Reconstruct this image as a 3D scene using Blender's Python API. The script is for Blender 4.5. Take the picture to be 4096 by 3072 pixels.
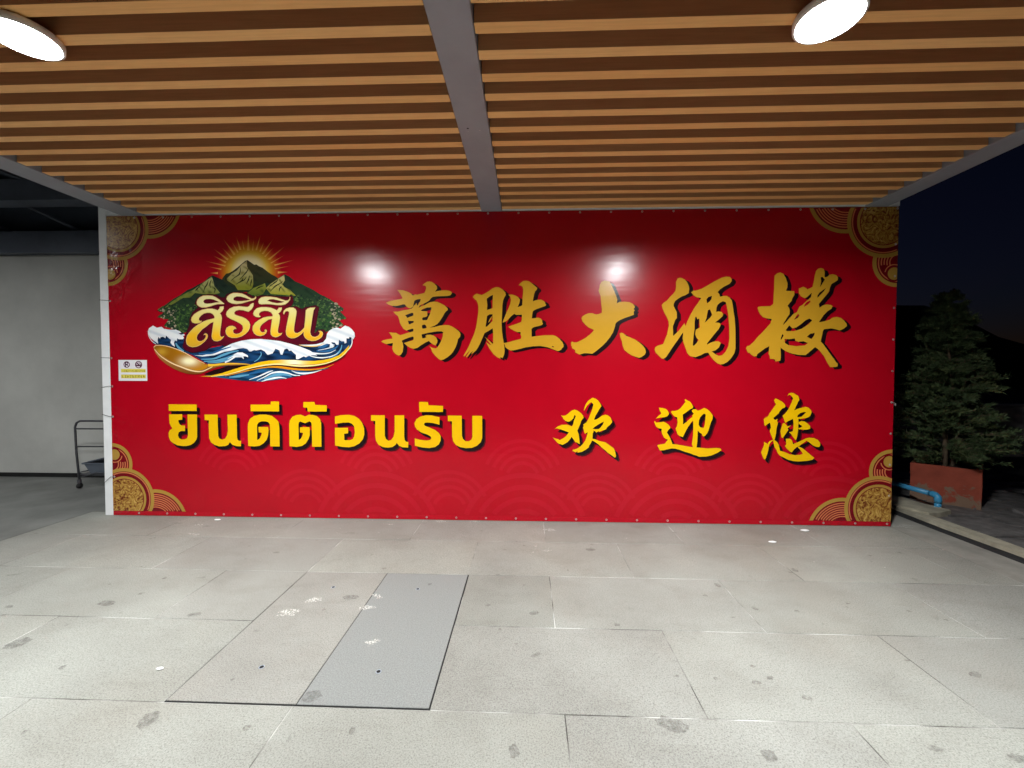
import bpy, bmesh, math, random, json
from mathutils import Vector, Matrix, geometry as geo
S = bpy.context.scene
for o in list(bpy.data.objects): bpy.data.objects.remove(o)
C = S.collection
rnd = random.Random(7)
R = math.radians

# ---------------------------------------------------------------- camera
cam = bpy.data.cameras.new('camera'); camo = bpy.data.objects.new('camera', cam); C.objects.link(camo)
cam.sensor_width = 36.0; cam.lens = 14.497; cam.clip_start = 0.05; cam.clip_end = 2000
YAW, PITCH, ROLL = -0.035842, -0.026711, 0.001761
fw = Vector((math.sin(YAW) * math.cos(PITCH), math.cos(YAW) * math.cos(PITCH), math.sin(PITCH)))
rt = Vector((math.cos(YAW), -math.sin(YAW), 0)); up = rt.cross(fw)
r2 = rt * math.cos(ROLL) + up * math.sin(ROLL); u2 = -rt * math.sin(ROLL) + up * math.cos(ROLL)
camo.matrix_world = Matrix(((r2.x, u2.x, -fw.x, 0), (r2.y, u2.y, -fw.y, -4.0781), (r2.z, u2.z, -fw.z, 1.4746), (0, 0, 0, 1)))
S.camera = camo
# ---------------------------------------------------------------- night sky
w = bpy.data.worlds.new('World'); S.world = w; w.use_nodes = True
nt = w.node_tree; bg = nt.nodes['Background']
sky = nt.nodes.new('ShaderNodeTexSky'); sky.sky_type = 'NISHITA'; sky.sun_disc = False
sky.sun_elevation = R(-3.4); sky.sun_rotation = R(0); sky.ozone_density = 3.0; sky.dust_density = 0.0
nt.links.new(sky.outputs[0], bg.inputs[0]); bg.inputs[1].default_value = 0.06
S.view_settings.view_transform = 'Standard'; S.view_settings.look = 'None'
S.view_settings.exposure = 0.0; S.view_settings.gamma = 1.0; S.view_settings.use_curve_mapping = False
S.render.engine = 'CYCLES'
S.cycles.max_bounces = 6; S.cycles.diffuse_bounces = 4; S.cycles.glossy_bounces = 3; S.cycles.transparent_max_bounces = 6; S.cycles.use_denoising = True
S.cycles.sample_clamp_indirect = 8.0; S.cycles.use_adaptive_sampling = True; S.cycles.adaptive_threshold = .03
LAMP = 1500.0          # radiance of the two round LED panels and the added one (built further down)

# ---------------------------------------------------------------- helpers
def lin(r, g=None, b=None):
    if g is None: r, g, b = r
    f = lambda c: c / 12.92 if c <= .04045 else ((c + .055) / 1.055) ** 2.4
    return (f(r / 255), f(g / 255), f(b / 255), 1.0)
def node_mat(name):
    m = bpy.data.materials.new(name); m.use_nodes = True
    return m, m.node_tree, m.node_tree.nodes, m.node_tree.links, m.node_tree.nodes['Principled BSDF']
def noise(nt, scale, detail=4, rough=.55, vec=None, dist=0):
    n = nt.nodes.new('ShaderNodeTexNoise'); n.inputs['Scale'].default_value = scale
    n.inputs['Detail'].default_value = detail; n.inputs['Roughness'].default_value = rough; n.inputs['Distortion'].default_value = dist
    if vec is not None: nt.links.new(vec, n.inputs['Vector'])
    return n
def ramp(nt, fac, stops):
    n = nt.nodes.new('ShaderNodeValToRGB'); e = n.color_ramp.elements
    while len(e) < len(stops): e.new(.5)
    for k, (p, c) in enumerate(stops):
        e[k].position = p; e[k].color = c if len(c) == 4 else (*c, 1)
    nt.links.new(fac, n.inputs[0]); return n
def mix(nt, fac, a, b, mode='MIX'):
    n = nt.nodes.new('ShaderNodeMix'); n.data_type = 'RGBA'; n.blend_type = mode
    for sock, v in ((n.inputs[0], fac), (n.inputs[6], a), (n.inputs[7], b)):
        if hasattr(v, 'links') or hasattr(v, 'is_linked'): nt.links.new(v, sock)
        else: sock.default_value = v
    return n.outputs[2]
def wpos(nt, scale=(1, 1, 1)):
    g = nt.nodes.new('ShaderNodeNewGeometry'); m = nt.nodes.new('ShaderNodeMapping'); m.inputs['Scale'].default_value = scale
    nt.links.new(g.outputs['Position'], m.inputs[0]); return m.outputs[0]
def bump(nt, h, strength, dist, normal=None):
    b = nt.nodes.new('ShaderNodeBump'); b.inputs['Strength'].default_value = strength; b.inputs['Distance'].default_value = dist
    nt.links.new(h, b.inputs['Height'])
    if normal is not None: nt.links.new(normal, b.inputs['Normal'])
    return b.outputs[0]
def simple(name, col, rough=.6, var=.25, scale=8, bmp=0, bscale=60, metal=0, spec=.5):
    m, t, n, l, p = node_mat(name)
    v = wpos(t); ns = noise(t, scale, 6, .6, v)
    d = tuple(c * (1 - var) for c in col[:3]) + (1,); h = tuple(min(1, c * (1 + var)) for c in col[:3]) + (1,)
    rp = ramp(t, ns.outputs[0], [(.3, d), (.7, h)]); l.new(rp.outputs[0], p.inputs['Base Color'])
    p.inputs['Roughness'].default_value = rough; p.inputs['Metallic'].default_value = metal; p.inputs['Specular IOR Level'].default_value = spec
    if bmp: l.new(bump(t, noise(t, bscale, 5, .6, v).outputs[0], bmp, .01), p.inputs['Normal'])
    return m
def link(o, parent=None, label=None, cat=None, group=None, kind=None):
    C.objects.link(o)
    if parent is not None: o.parent = parent
    if label: o['label'] = label
    if cat: o['category'] = cat
    if group: o['group'] = group
    if kind: o['kind'] = kind
    return o
def empty(name, loc, label=None, cat=None, group=None, kind=None):
    o = bpy.data.objects.new(name, None); o.location = loc; o.empty_display_size = .1
    return link(o, None, label, cat, group, kind)
def obj(name, bm, m, parent=None, smooth=False, **kw):
    me = bpy.data.meshes.new(name); bm.normal_update(); bm.to_mesh(me); bm.free()
    if m: me.materials.append(m)
    if smooth:
        for p in me.polygons: p.use_smooth = True
    o = bpy.data.objects.new(name, me)
    if parent is not None:      # vertices were given in world space; make them local to the thing
        L0 = Vector(parent.location)
        if parent.parent is not None: L0 = L0 + Vector(parent.parent.location)
        me.transform(Matrix.Translation(-L0))
    return link(o, parent, **kw)
def box(bm, x0, x1, y0, y1, z0, z1, bev=0):
    r = bmesh.ops.create_cube(bm, size=1)
    vs = r['verts']
    for v in vs:
        v.co = Vector(((x0 + x1) / 2 + v.co.x * (x1 - x0), (y0 + y1) / 2 + v.co.y * (y1 - y0), (z0 + z1) / 2 + v.co.z * (z1 - z0)))
    if bev:
        es = list({e for v in vs for e in v.link_edges})
        bmesh.ops.bevel(bm, geom=es, offset=bev, segments=1, affect='EDGES')
    return bm
def B(*a, **k): return box(bmesh.new(), *a, **k)
def sheet(bm, pts, z):
    return bm.faces.new([bm.verts.new((x, y, z)) for x, y in pts])
def tube(bm, pts, r, n=10, caps=True):
    pts = [Vector(p) for p in pts]; rs = r if isinstance(r, (list, tuple)) else [r] * len(pts)
    rings = []; prev = None
    for i, p in enumerate(pts):
        d = (pts[min(i + 1, len(pts) - 1)] - pts[max(i - 1, 0)]).normalized()
        a = prev if prev is not None else (Vector((0, 0, 1)) if abs(d.z) < .9 else Vector((1, 0, 0)))
        a = (a - d * a.dot(d)).normalized(); prev = a; b = d.cross(a)
        rings.append([bm.verts.new(p + (a * math.cos(t) + b * math.sin(t)) * rs[i]) for t in [2 * math.pi * k / n for k in range(n)]])
    for i in range(len(rings) - 1):
        for k in range(n):
            bm.faces.new((rings[i][k], rings[i][(k + 1) % n], rings[i + 1][(k + 1) % n], rings[i + 1][k]))
    if caps:
        bm.faces.new(rings[0][::-1]); bm.faces.new(rings[-1])
    return bm
def lathe(bm, prof, cx, cy, n=40):
    rings = [[bm.verts.new((cx + r * math.cos(2 * math.pi * k / n), cy + r * math.sin(2 * math.pi * k / n), z)) for k in range(n)] for r, z in prof]
    for a, b in zip(rings, rings[1:]):
        for k in range(n): bm.faces.new((a[k], a[(k + 1) % n], b[(k + 1) % n], b[k]))
    return bm, rings

# ---------------------------------------------------------------- materials
def make_tile_mat():
    m, t, n, l, p = node_mat('floor_tile')
    v = wpos(t); oi = n.new('ShaderNodeObjectInfo')
    base = ramp(t, oi.outputs['Random'], [(0, lin(156, 157, 150)), (.25, lin(165, 166, 159)), (.5, lin(160, 160, 154)), (.75, lin(168, 169, 161)), (1, lin(161, 160, 154))]).outputs[0]
    big = ramp(t, noise(t, 1.1, 6, .6, v).outputs[0], [(.3, lin(220, 218, 216)), (.7, lin(252, 252, 251))]).outputs[0]
    c = mix(t, 1.0, base, big, 'MULTIPLY')
    streak = ramp(t, noise(t, 3.5, 6, .7, wpos(t, (.7, 1.4, 1)), .3).outputs[0], [(.50, (1, 1, 1)), (.80, lin(226, 223, 221))]).outputs[0]
    c = mix(t, .7, c, streak, 'MULTIPLY')
    speck = ramp(t, noise(t, 150, 3, .85, v).outputs[0], [(.32, lin(150, 149, 145)), (.50, lin(234, 234, 233)), (.66, (1, 1, 1))]).outputs[0]
    c = mix(t, .85, c, speck, 'MULTIPLY')
    spots = ramp(t, noise(t, 7, 3, .5, v, .4).outputs[0], [(.70, (1, 1, 1)), (.78, lin(150, 146, 142))]).outputs[0]
    c = mix(t, .55, c, spots, 'MULTIPLY')
    warm = ramp(t, noise(t, .7, 3, .5, v).outputs[0], [(.5, (1, 1, 1)), (.75, lin(252, 242, 234))]).outputs[0]
    c = mix(t, .6, c, warm, 'MULTIPLY')
    l.new(c, p.inputs['Base Color']); p.inputs['Roughness'].default_value = .62; p.inputs['Specular IOR Level'].default_value = .35
    b1 = bump(t, noise(t, 160, 3, .7, v).outputs[0], .35, .004)
    l.new(bump(t, noise(t, 6, 4, .5, v).outputs[0], .1, .01, b1), p.inputs['Normal'])
    return m
M = {}
M['tile'] = make_tile_mat()
M['cover'] = simple('cover_stone', lin(126, 128, 125), .65, .26, 150, .35, 170)
def grout():
    m, t, n, l, p = node_mat('grout'); v = wpos(t)
    l.new(ramp(t, noise(t, 2.2, 3, .6, v).outputs[0], [(.40, lin(64, 60, 56)), (.5, lin(140, 138, 132)), (.62, lin(200, 199, 194))]).outputs[0], p.inputs['Base Color'])
    p.inputs['Roughness'].default_value = .9; return m
M['grout'] = grout()
M['black'] = simple('black_gap', lin(18, 17, 16), .9, .3)
M['concrete'] = simple('concrete', lin(140, 137, 129), .85, .22, 5, .5, 90)
M['kerb'] = simple('kerb_concrete', lin(176, 168, 148), .9, .3, 6, .6, 70)
M['yard'] = simple('yard_concrete', lin(112, 112, 108), .6, .25, 2.5, .3, 120)
M['ground'] = simple('ground_asphalt', lin(52, 52, 54), .95, .3, 3, .5, 80)
M['slab'] = simple('slate', lin(112, 108, 106), .7, .45, 9, .9, 40)
M['white_paint'] = simple('white_paint', lin(240, 240, 240), .5, .05, 6, .1, 40)
M['backwall'] = simple('back_wall_sheet', lin(194, 192, 186), .26, .10, 1.6, .45, 2.2)
M['steel'] = simple('grey_painted_steel', lin(148, 156, 166), .5, .08, 4, .1, 60)
M['dark_steel'] = simple('dark_roof_steel', lin(92, 97, 108), .45, .2, 2, .1, 30)
M['deck'] = simple('dark_deck', lin(38, 34, 32), .9, .3, 3)
M['roof'] = simple('metal_roof', lin(82, 88, 100), .4, .25, 1.5)
def wood(name, c0, c1):
    m, t, n, l, p = node_mat(name); oi = n.new('ShaderNodeObjectInfo')
    a = ramp(t, oi.outputs['Random'], [(0, c0), (1, c1)]).outputs[0]
    g = ramp(t, noise(t, 14, 6, .65, wpos(t, (.25, 6, 6)), .6).outputs[0], [(.3, lin(236, 231, 226)), (.7, lin(255, 253, 250))]).outputs[0]
    l.new(mix(t, 1, a, g, 'MULTIPLY'), p.inputs['Base Color']); p.inputs['Roughness'].default_value = .55; p.inputs['Specular IOR Level'].default_value = .3
    return m
M['slat'] = wood('slat_underside_pale', lin(248, 198, 130), lin(253, 208, 142)); M['slat_side'] = wood('slat_side_darker', lin(218, 164, 116), lin(228, 174, 124))  # slat undersides get the paler tone, side faces the darker one
def printmat(name, rough=.22, coarse=0):
    m, t, n, l, p = node_mat(name)
    a = n.new('ShaderNodeAttribute'); a.attribute_name = 'Col'
    f = ramp(t, noise(t, 3, 5, .6, wpos(t)).outputs[0], [(.3, lin(244, 244, 244)), (.7, (1, 1, 1))]).outputs[0]
    l.new(mix(t, 1, a.outputs[0], f, 'MULTIPLY'), p.inputs['Base Color'])
    p.inputs['Roughness'].default_value = rough; p.inputs['Specular IOR Level'].default_value = .33
    b = bump(t, noise(t, 1.1, 2, .5, wpos(t, (1, 1, 1.6))).outputs[0], .07, .10)
    b = bump(t, noise(t, 9, 2, .5, wpos(t, (.25, 1, 2.6))).outputs[0], .07, .01, b)
    sp = n.new('ShaderNodeSeparateXYZ'); l.new(wpos(t), sp.inputs[0])
    def edge(sock, a, bb):
        r_ = n.new('ShaderNodeMapRange'); l.new(sock, r_.inputs[0]); r_.inputs[1].default_value = a; r_.inputs[2].default_value = bb; r_.inputs[3].default_value = 1; r_.inputs[4].default_value = 0; return r_.outputs[0]
    mx_ = n.new('ShaderNodeMath'); mx_.operation = 'MAXIMUM'; l.new(edge(sp.outputs[2], .02, .34), mx_.inputs[0]); l.new(edge(sp.outputs[0], -4.2, -3.9), mx_.inputs[1])
    cr = n.new('ShaderNodeMath'); cr.operation = 'MULTIPLY'; l.new(mx_.outputs[0], cr.inputs[0]); l.new(noise(t, 4.5, 3, .55, wpos(t, (1.6, 1, 1.0)), .8).outputs[0], cr.inputs[1])
    l.new(bump(t, cr.outputs[0], .55, .03, b), p.inputs['Normal'])
    return m
M['print'] = printmat('printed_vinyl')
def goldprint():
    m, t, n, l, p = node_mat('printed_gold_relief')
    v = wpos(t)
    r1 = ramp(t, noise(t, 13, 5, .6, v, 3.4).outputs[0], [(.35, lin(96, 24, 18)), (.43, lin(140, 88, 36)), (.54, lin(180, 136, 58)), (.7, lin(214, 174, 96))]).outputs[0]
    l.new(r1, p.inputs['Base Color']); p.inputs['Roughness'].default_value = .24; p.inputs['Specular IOR Level'].default_value = .45
    b = bump(t, noise(t, 1.1, 2, .5, wpos(t, (1, 1, 1.6))).outputs[0], .07, .10)
    l.new(bump(t, noise(t, 9, 2, .5, wpos(t, (.25, 1, 2.6))).outputs[0], .07, .01, b), p.inputs['Normal'])
    return m
M['goldprint'] = goldprint()
M['eyelet'] = simple('eyelet_metal', lin(205, 200, 195), .35, .1, 20, metal=.6)
M['rope'] = simple('tie_cord', lin(70, 66, 66), .9, .2)
M['lamp_rim'] = simple('lamp_rim_plastic', lin(235, 238, 235), .4, .02)
def emis():
    m, t, n, l, p = node_mat('led_diffuser')
    p.inputs['Base Color'].default_value = (.8, .8, .8, 1); p.inputs['Emission Color'].default_value = (.94, .985, 1.0, 1)
    p.inputs['Emission Strength'].default_value = LAMP; return m
M['led'] = emis()
M['pipe'] = simple('blue_pvc', lin(70, 158, 205), .35, .06, 8)
def planterm():
    m, t, n, l, p = node_mat('planter_paint'); v = wpos(t)
    red = ramp(t, noise(t, 6, 4, .6, v).outputs[0], [(.3, lin(148, 66, 48)), (.7, lin(172, 80, 58))]).outputs[0]
    g = n.new('ShaderNodeNewGeometry'); sp = n.new('ShaderNodeSeparateXYZ'); l.new(g.outputs['Position'], sp.inputs[0])
    hh = n.new('ShaderNodeMath'); hh.operation = 'MULTIPLY_ADD'; l.new(sp.outputs[2], hh.inputs[0]); hh.inputs[1].default_value = -1.1; hh.inputs[2].default_value = .42
    ad = n.new('ShaderNodeMath'); l.new(hh.outputs[0], ad.inputs[0]); l.new(noise(t, 5, 4, .6, v, .5).outputs[0], ad.inputs[1])
    f = ramp(t, ad.outputs[0], [(.80, (0, 0, 0)), (.84, (1, 1, 1))]).outputs[0]
    l.new(mix(t, f, red, lin(140, 112, 92)), p.inputs['Base Color']); p.inputs['Roughness'].default_value = .85
    l.new(bump(t, noise(t, 40, 4, .6, v).outputs[0], .3, .01), p.inputs['Normal']); return m
M['planter'] = planterm()
M['soil'] = simple('soil', lin(58, 44, 34), .95, .3, 20, .8, 50)
M['bark'] = simple('bark', lin(122, 104, 84), .9, .3, 15, .6, 40)
def leaf():
    m, t, n, l, p = node_mat('needle_leaf')
    l.new(ramp(t, noise(t, 9, 3, .6, wpos(t)).outputs[0], [(.3, lin(62, 80, 50)), (.55, lin(88, 106, 66)), (.75, lin(128, 134, 84))]).outputs[0], p.inputs['Base Color'])
    p.inputs['Roughness'].default_value = .7; return m
M['leaf'] = leaf()
M['lowwall'] = simple('far_wall_plaster', lin(205, 196, 192), .9, .15, 3)
M['trolley'] = simple('trolley_steel', lin(96, 96, 100), .35, .15, 20, metal=.5)
M['bin'] = simple('bin_plastic', lin(88, 94, 104), .5, .1)
M['rubber'] = simple('rubber', lin(34, 33, 33), .8, .2)
M['scrap'] = simple('white_scrap', lin(240, 240, 238), .7, .04)
M['sticker'] = simple('sign_sheet', lin(236, 232, 236), .4, .02)

# ---------------------------------------------------------------- ground and floor
ZG = -.09
bm = bmesh.new(); sheet(bm, [(-120, -120), (120, -120), (120, 120), (-120, 120)], ZG); obj('ground', bm, M['ground'], kind='structure')
bm = bmesh.new(); box(bm, -4.60, 3.50, -7.6, .10, ZG - .05, -.0022)
floor = obj('floor', bm, M['grout'], kind='structure')
bm = bmesh.new(); sheet(bm, [(-14, -7.6), (-4.604, -7.6), (-4.604, .104), (-3.0, .104), (-3.0, 1.6), (-14, 1.6)], -.001); obj('yard_floor', bm, M['yard'], kind='structure')
# tiles: 1.2 x 0.605 m in half bond; joints read off the photograph
def tile_mesh(x0, x1, y0, y1, g=.0020):
    return B(x0 + g, x1 - g, y0 + g, y1 - g, -.02, 0, bev=.0015)
rows = [.098, -.51, -1.115, -1.72, -2.327] + [-2.327 - .605 * k for k in range(1, 9)]
tmesh = {}
def add_tile(x0, x1, y0, y1):
    key = (round(x1 - x0, 3), round(y1 - y0, 3))
    if key not in tmesh:
        bm = tile_mesh(-(x1 - x0) / 2, (x1 - x0) / 2, -(y1 - y0) / 2, (y1 - y0) / 2)
        me = bpy.data.meshes.new('tile'); bm.to_mesh(me); bm.free(); me.materials.append(M['tile']); tmesh[key] = me
    o = bpy.data.objects.new('tile', tmesh[key]); o.location = ((x0 + x1) / 2, (y0 + y1) / 2, rnd.uniform(-.0012, .0004)); link(o, floor)
for i in range(len(rows) - 1):
    y1, y0 = rows[i], rows[i + 1]
    off = .168 if i % 2 == 0 else .778
    xs = [off + 1.2 * k for k in range(-7, 4)]; xs = [-4.598] + [x for x in xs if -4.4 < x < 3.3] + [3.498]
    segs = list(zip(xs, xs[1:]))
    for a, b in segs:
        if i in (2, 3):        # the two access covers take the place of the tiles here
            if a >= -.43 or b <= -1.61: add_tile(a, b, y0, y1)
            else:
                if a < -1.62 - .01: add_tile(a, -1.622, y0, y1)
                if b > -.42 + .01: add_tile(-.418, b, y0, y1)
        else: add_tile(a, b, y0, y1)
bm = bmesh.new(); box(bm, -1.622, -.418, -2.327, -1.115, -.03, -.0018); obj('cover_recess', bm, M['black'], kind='structure')
for k, (x0, x1, lab, hs) in enumerate(((-1.618, -1.023, 'left one of the two oblong stone access covers set in the floor', ((-1.325, -1.328), (-1.323, -2.098))),
                                  (-1.019, -.427, 'right one of the two oblong access covers, dark gap along its right edge', ((-.739, -1.329), (-.727, -2.107))))):
    t = empty('access_cover', ((x0 + x1) / 2, -1.72, 0), lab, 'cover', 'access covers in the floor')
    obj('cover_plate', B(x0, x1, -2.318, -1.119, -.02, .0004, bev=.0015), M['cover'] if k else M['tile'], t)
    for hx, hy in hs:
        bm = bmesh.new(); bmesh.ops.create_circle(bm, cap_ends=True, radius=.010, segments=14, matrix=Matrix.Translation((hx, hy, .0016))); obj('lifting_hole', bm, M['black'], t)
        bm, _ = lathe(bmesh.new(), [(.010, .0008), (.011, .0022), (.013, .0022), (.014, .0008)], hx, hy, 16); obj('hole_ring', bm, M['steel'], t)
# right-hand strip: apron, drain, kerb, slate paving
obj('concrete_apron', B(3.502, 3.865, -7.6, .9, ZG - .05, -.003), M['concrete'], kind='structure')
t = empty('drain_channel', (3.98, -1, 0), 'narrow black drain slot running along the right edge of the floor', 'drain')
obj('channel_bed', B(3.866, 4.069, -7.6, 1.2, ZG - .04, -.055), M['black'], t)
for x, r in ((3.905, .020), (3.975, .026), (4.035, .020)):
    pts = [(x + rnd.uniform(-.006, .006), y, -.040 + rnd.uniform(-.006, .006)) for y in [-7.5 + .3 * k for k in range(29)]]
    obj('cable', tube(bmesh.new(), pts, r, 8), M['rubber'], t, True)
bm = bmesh.new()
N = 60
prev = None
for k in range(N + 1):
    y = -7.6 + 8.8 * k / N
    xl, xr = 4.07 + rnd.uniform(-.006, .006), 4.205 + rnd.uniform(-.012, .012); z = .004 + rnd.uniform(-.003, .003)
    ring = [bm.verts.new(c) for c in ((xl, y, ZG), (xl, y, z), (xr, y, z), (xr + .02, y, ZG))]
    if prev:
        for a in range(3): bm.faces.new((prev[a], prev[a + 1], ring[a + 1], ring[a]))
    prev = ring
obj('kerb', bm, M['kerb'], kind='structure')
bm = bmesh.new()
pad = [(4.10, .60), (4.19, .33), (4.33, .36), (4.50, .42), (4.47, .52), (4.42, .66), (4.40, .90), (4.30, 1.05), (4.16, 1.05), (4.08, .8)]
top = [bm.verts.new((x, y, .018 + rnd.uniform(0, .014))) for x, y in pad]; bot = [bm.verts.new((x, y, ZG)) for x, y in pad]
bm.faces.new(top)
for i in range(len(pad)): bm.faces.new((top[i], bot[i], bot[(i + 1) % len(pad)], top[(i + 1) % len(pad)]))
obj('mortar_pad', bm, M['kerb'], kind='structure')
pv = obj('paving', B(4.225, 7.4, -3.2, 3.0, ZG - .05, -.05), M['black'], kind='structure')
y = -2.4
while y < 2.4:
    h = rnd.uniform(.16, .3); x = 4.232 + rnd.uniform(0, .05)
    if not (abs(y) > 9):
        while x < 6.6:
            wd = rnd.uniform(.35, .8); j = lambda s=.02: rnd.uniform(-s, s)
            bm = bmesh.new(); zz = -.02 + rnd.uniform(-.012, .008)
            q = [(x + .008 + abs(j()), y + .008 + j(.01)), (x + wd - .008 - abs(j()), y + .008 + j(.01)), (x + wd - .008 - abs(j()), y + h - .008 + j(.01)), (x + .008 + abs(j()), y + h - .008 + j(.01))]
            a = [bm.verts.new((*c, zz + rnd.uniform(-.004, .004))) for c in q]; b = [bm.verts.new((*c, -.06)) for c in q]
            bm.faces.new(a)
            for i in range(4): bm.faces.new((a[i], b[i], b[(i + 1) % 4], a[(i + 1) % 4]))
            obj('slab', bm, M['slab'], pv); x += wd
    y += h
# paint flecks and stains lying on the floor
def blob(bm, cx, cy, rx, ry, z, n=11, jag=.35, rot=0):
    vs = []
    for k in range(n):
        a = 2 * math.pi * k / n; s = 1 + rnd.uniform(-jag, jag)
        px, py = rx * s * math.cos(a), ry * s * math.sin(a)
        vs.append(bm.verts.new((cx + px * math.cos(rot) - py * math.sin(rot), cy + px * math.sin(rot) + py * math.cos(rot), z)))
    bm.faces.new(vs)
def fleckmat():
    m, t, n, l, p = node_mat('paint_fleck'); v = wpos(t)
    p.inputs['Base Color'].default_value = lin(214, 212, 203); p.inputs['Roughness'].default_value = .7
    l.new(ramp(t, noise(t, 90, 4, .75, v).outputs[0], [(.46, (0, 0, 0)), (.58, (.9, .9, .9))]).outputs[0], p.inputs['Alpha']); return m
bm = bmesh.new()
for x, y, a, b in ((-1.37, -1.49, .045, .03), (-1.44, -1.63, .075, .03), (-1.01, -1.57, .05, .03), (-.98, -1.43, .035, .02), (-.84, -1.89, .035, .03), (-.85, -.05, .05, .03), (-.51, -.04, .05, .015), (-1.34, -.15, .07, .012), (-3.02, -.47, .06, .02), (.213, -.233, .06, .03), (.075, -.6, .02, .02), (.17, -.69, .03, .02), (-3.15, -.24, .05, .02), (3.62, -.02, .08, .012), (3.68, .02, .05, .012), (3.55, .05, .03, .012)):
    blob(bm, x, y, a, b, .0022, 14, .5, rnd.uniform(-.3, .3))
for k in range(46):
    blob(bm, rnd.uniform(-3.9, 3.7), -abs(rnd.gauss(0, .5)) - .03, rnd.uniform(.004, .016), rnd.uniform(.003, .009), .0022, 7)
obj('paint_flecks', bm, fleckmat(), kind='stuff')
def stainmat():
    m, t, n, l, p = node_mat('floor_stain'); v = wpos(t)
    p.inputs['Base Color'].default_value = lin(92, 88, 84); p.inputs['Roughness'].default_value = .75
    l.new(ramp(t, noise(t, 45, 4, .7, v).outputs[0], [(.34, (.05, .05, .05)), (.66, (.42, .42, .42))]).outputs[0], p.inputs['Alpha']); return m
bm = bmesh.new()
for x, y, a, b in ((.612, -2.362, .07, .035), (1.275, -2.195, .022, .016), (1.181, -2.078, .018, .012), (1.10, -2.11, .025, .012), (.916, -2.09, .012, .010), (1.434, -1.479, .016, .02), (.048, -1.583, .03, .018), (.938, -2.492, .03, .026), (2.2, -2.015, .03, .02), (1.61, -2.437, .03, .015), (2.01, -.95, .02, .03), (.537, -.65, .04, .03), (1.33, -1.2, .02, .03), (1.89, -2.47, .04, .02), (-.045, -2.51, .02, .03),
                   (-.976, -2.274, .045, .035), (-2.763, -1.973, .05, .05), (-2.676, -1.58, .055, .03), (-2.563, -1.46, .02, .014), (-3.248, -1.641, .025, .016), (-3.166, -1.732, .015, .012), (-2.02, -1.676, .04, .02), (-1.255, -1.597, .012, .012), (-1.6, -2.423, .035, .05), (-.715, -2.446, .012, .02), (-.15, -1.75, .01, .01), (-1.15, -1.45, .05, .03)):
    blob(bm, x, y, a, b, .0019, 18, .16, rnd.uniform(-.4, .4))
for k in range(70):
    s = rnd.uniform(.004, .018); blob(bm, rnd.uniform(-3.6, 3.4), rnd.uniform(-2.9, -.1), s, s * rnd.uniform(.5, 1), .0019, 8)
obj('floor_stains', bm, stainmat(), kind='stuff')
for x, y, r, lab in ((2.614, -.147, .036, 'small white scrap on the floor nearest the right end of the banner'), (2.15, -.431, .03, 'small white scrap on the floor one tile row out from the banner'), (-3.087, -.099, .028, 'white scrap on the floor by the banner below the Thai greeting'), (-1.82, -2.13, .016, 'tiny white scrap on the floor left of the access covers')):
    bm = bmesh.new(); bmesh.ops.create_icosphere(bm, subdivisions=2, radius=r, matrix=Matrix.Translation((x, y, .003)))
    for v in bm.verts:
        v.co.x = x + (v.co.x - x) * (1.2 + rnd.uniform(-.12, .12)); v.co.y = y + (v.co.y - y) * (.6 + rnd.uniform(-.08, .08)); v.co.z = max(.0012, .003 + (v.co.z - .003) * .22)
    obj('paper_scrap', bm, M['scrap'], None, True, label=lab, cat='scrap', group='white scraps on the floor')

# ---------------------------------------------------------------- banner wall
wl = empty('partition_wall', (-.4, .06, 0), 'white partition wall carrying the red banner, white edge showing at its left', 'wall')
obj('wall_panel', B(-4.338, 3.522, .004, .13, 0, 3.165, bev=.004), M['white_paint'], wl)
obj('corner_trim', B(-4.345, -4.262, -.010, .003, 0, 3.16, bev=.002), M['white_paint'], wl)
obj('head_trim', B(-4.261, 3.52, -.008, .003, 3.062, 3.16), M['white_paint'], wl)

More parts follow.
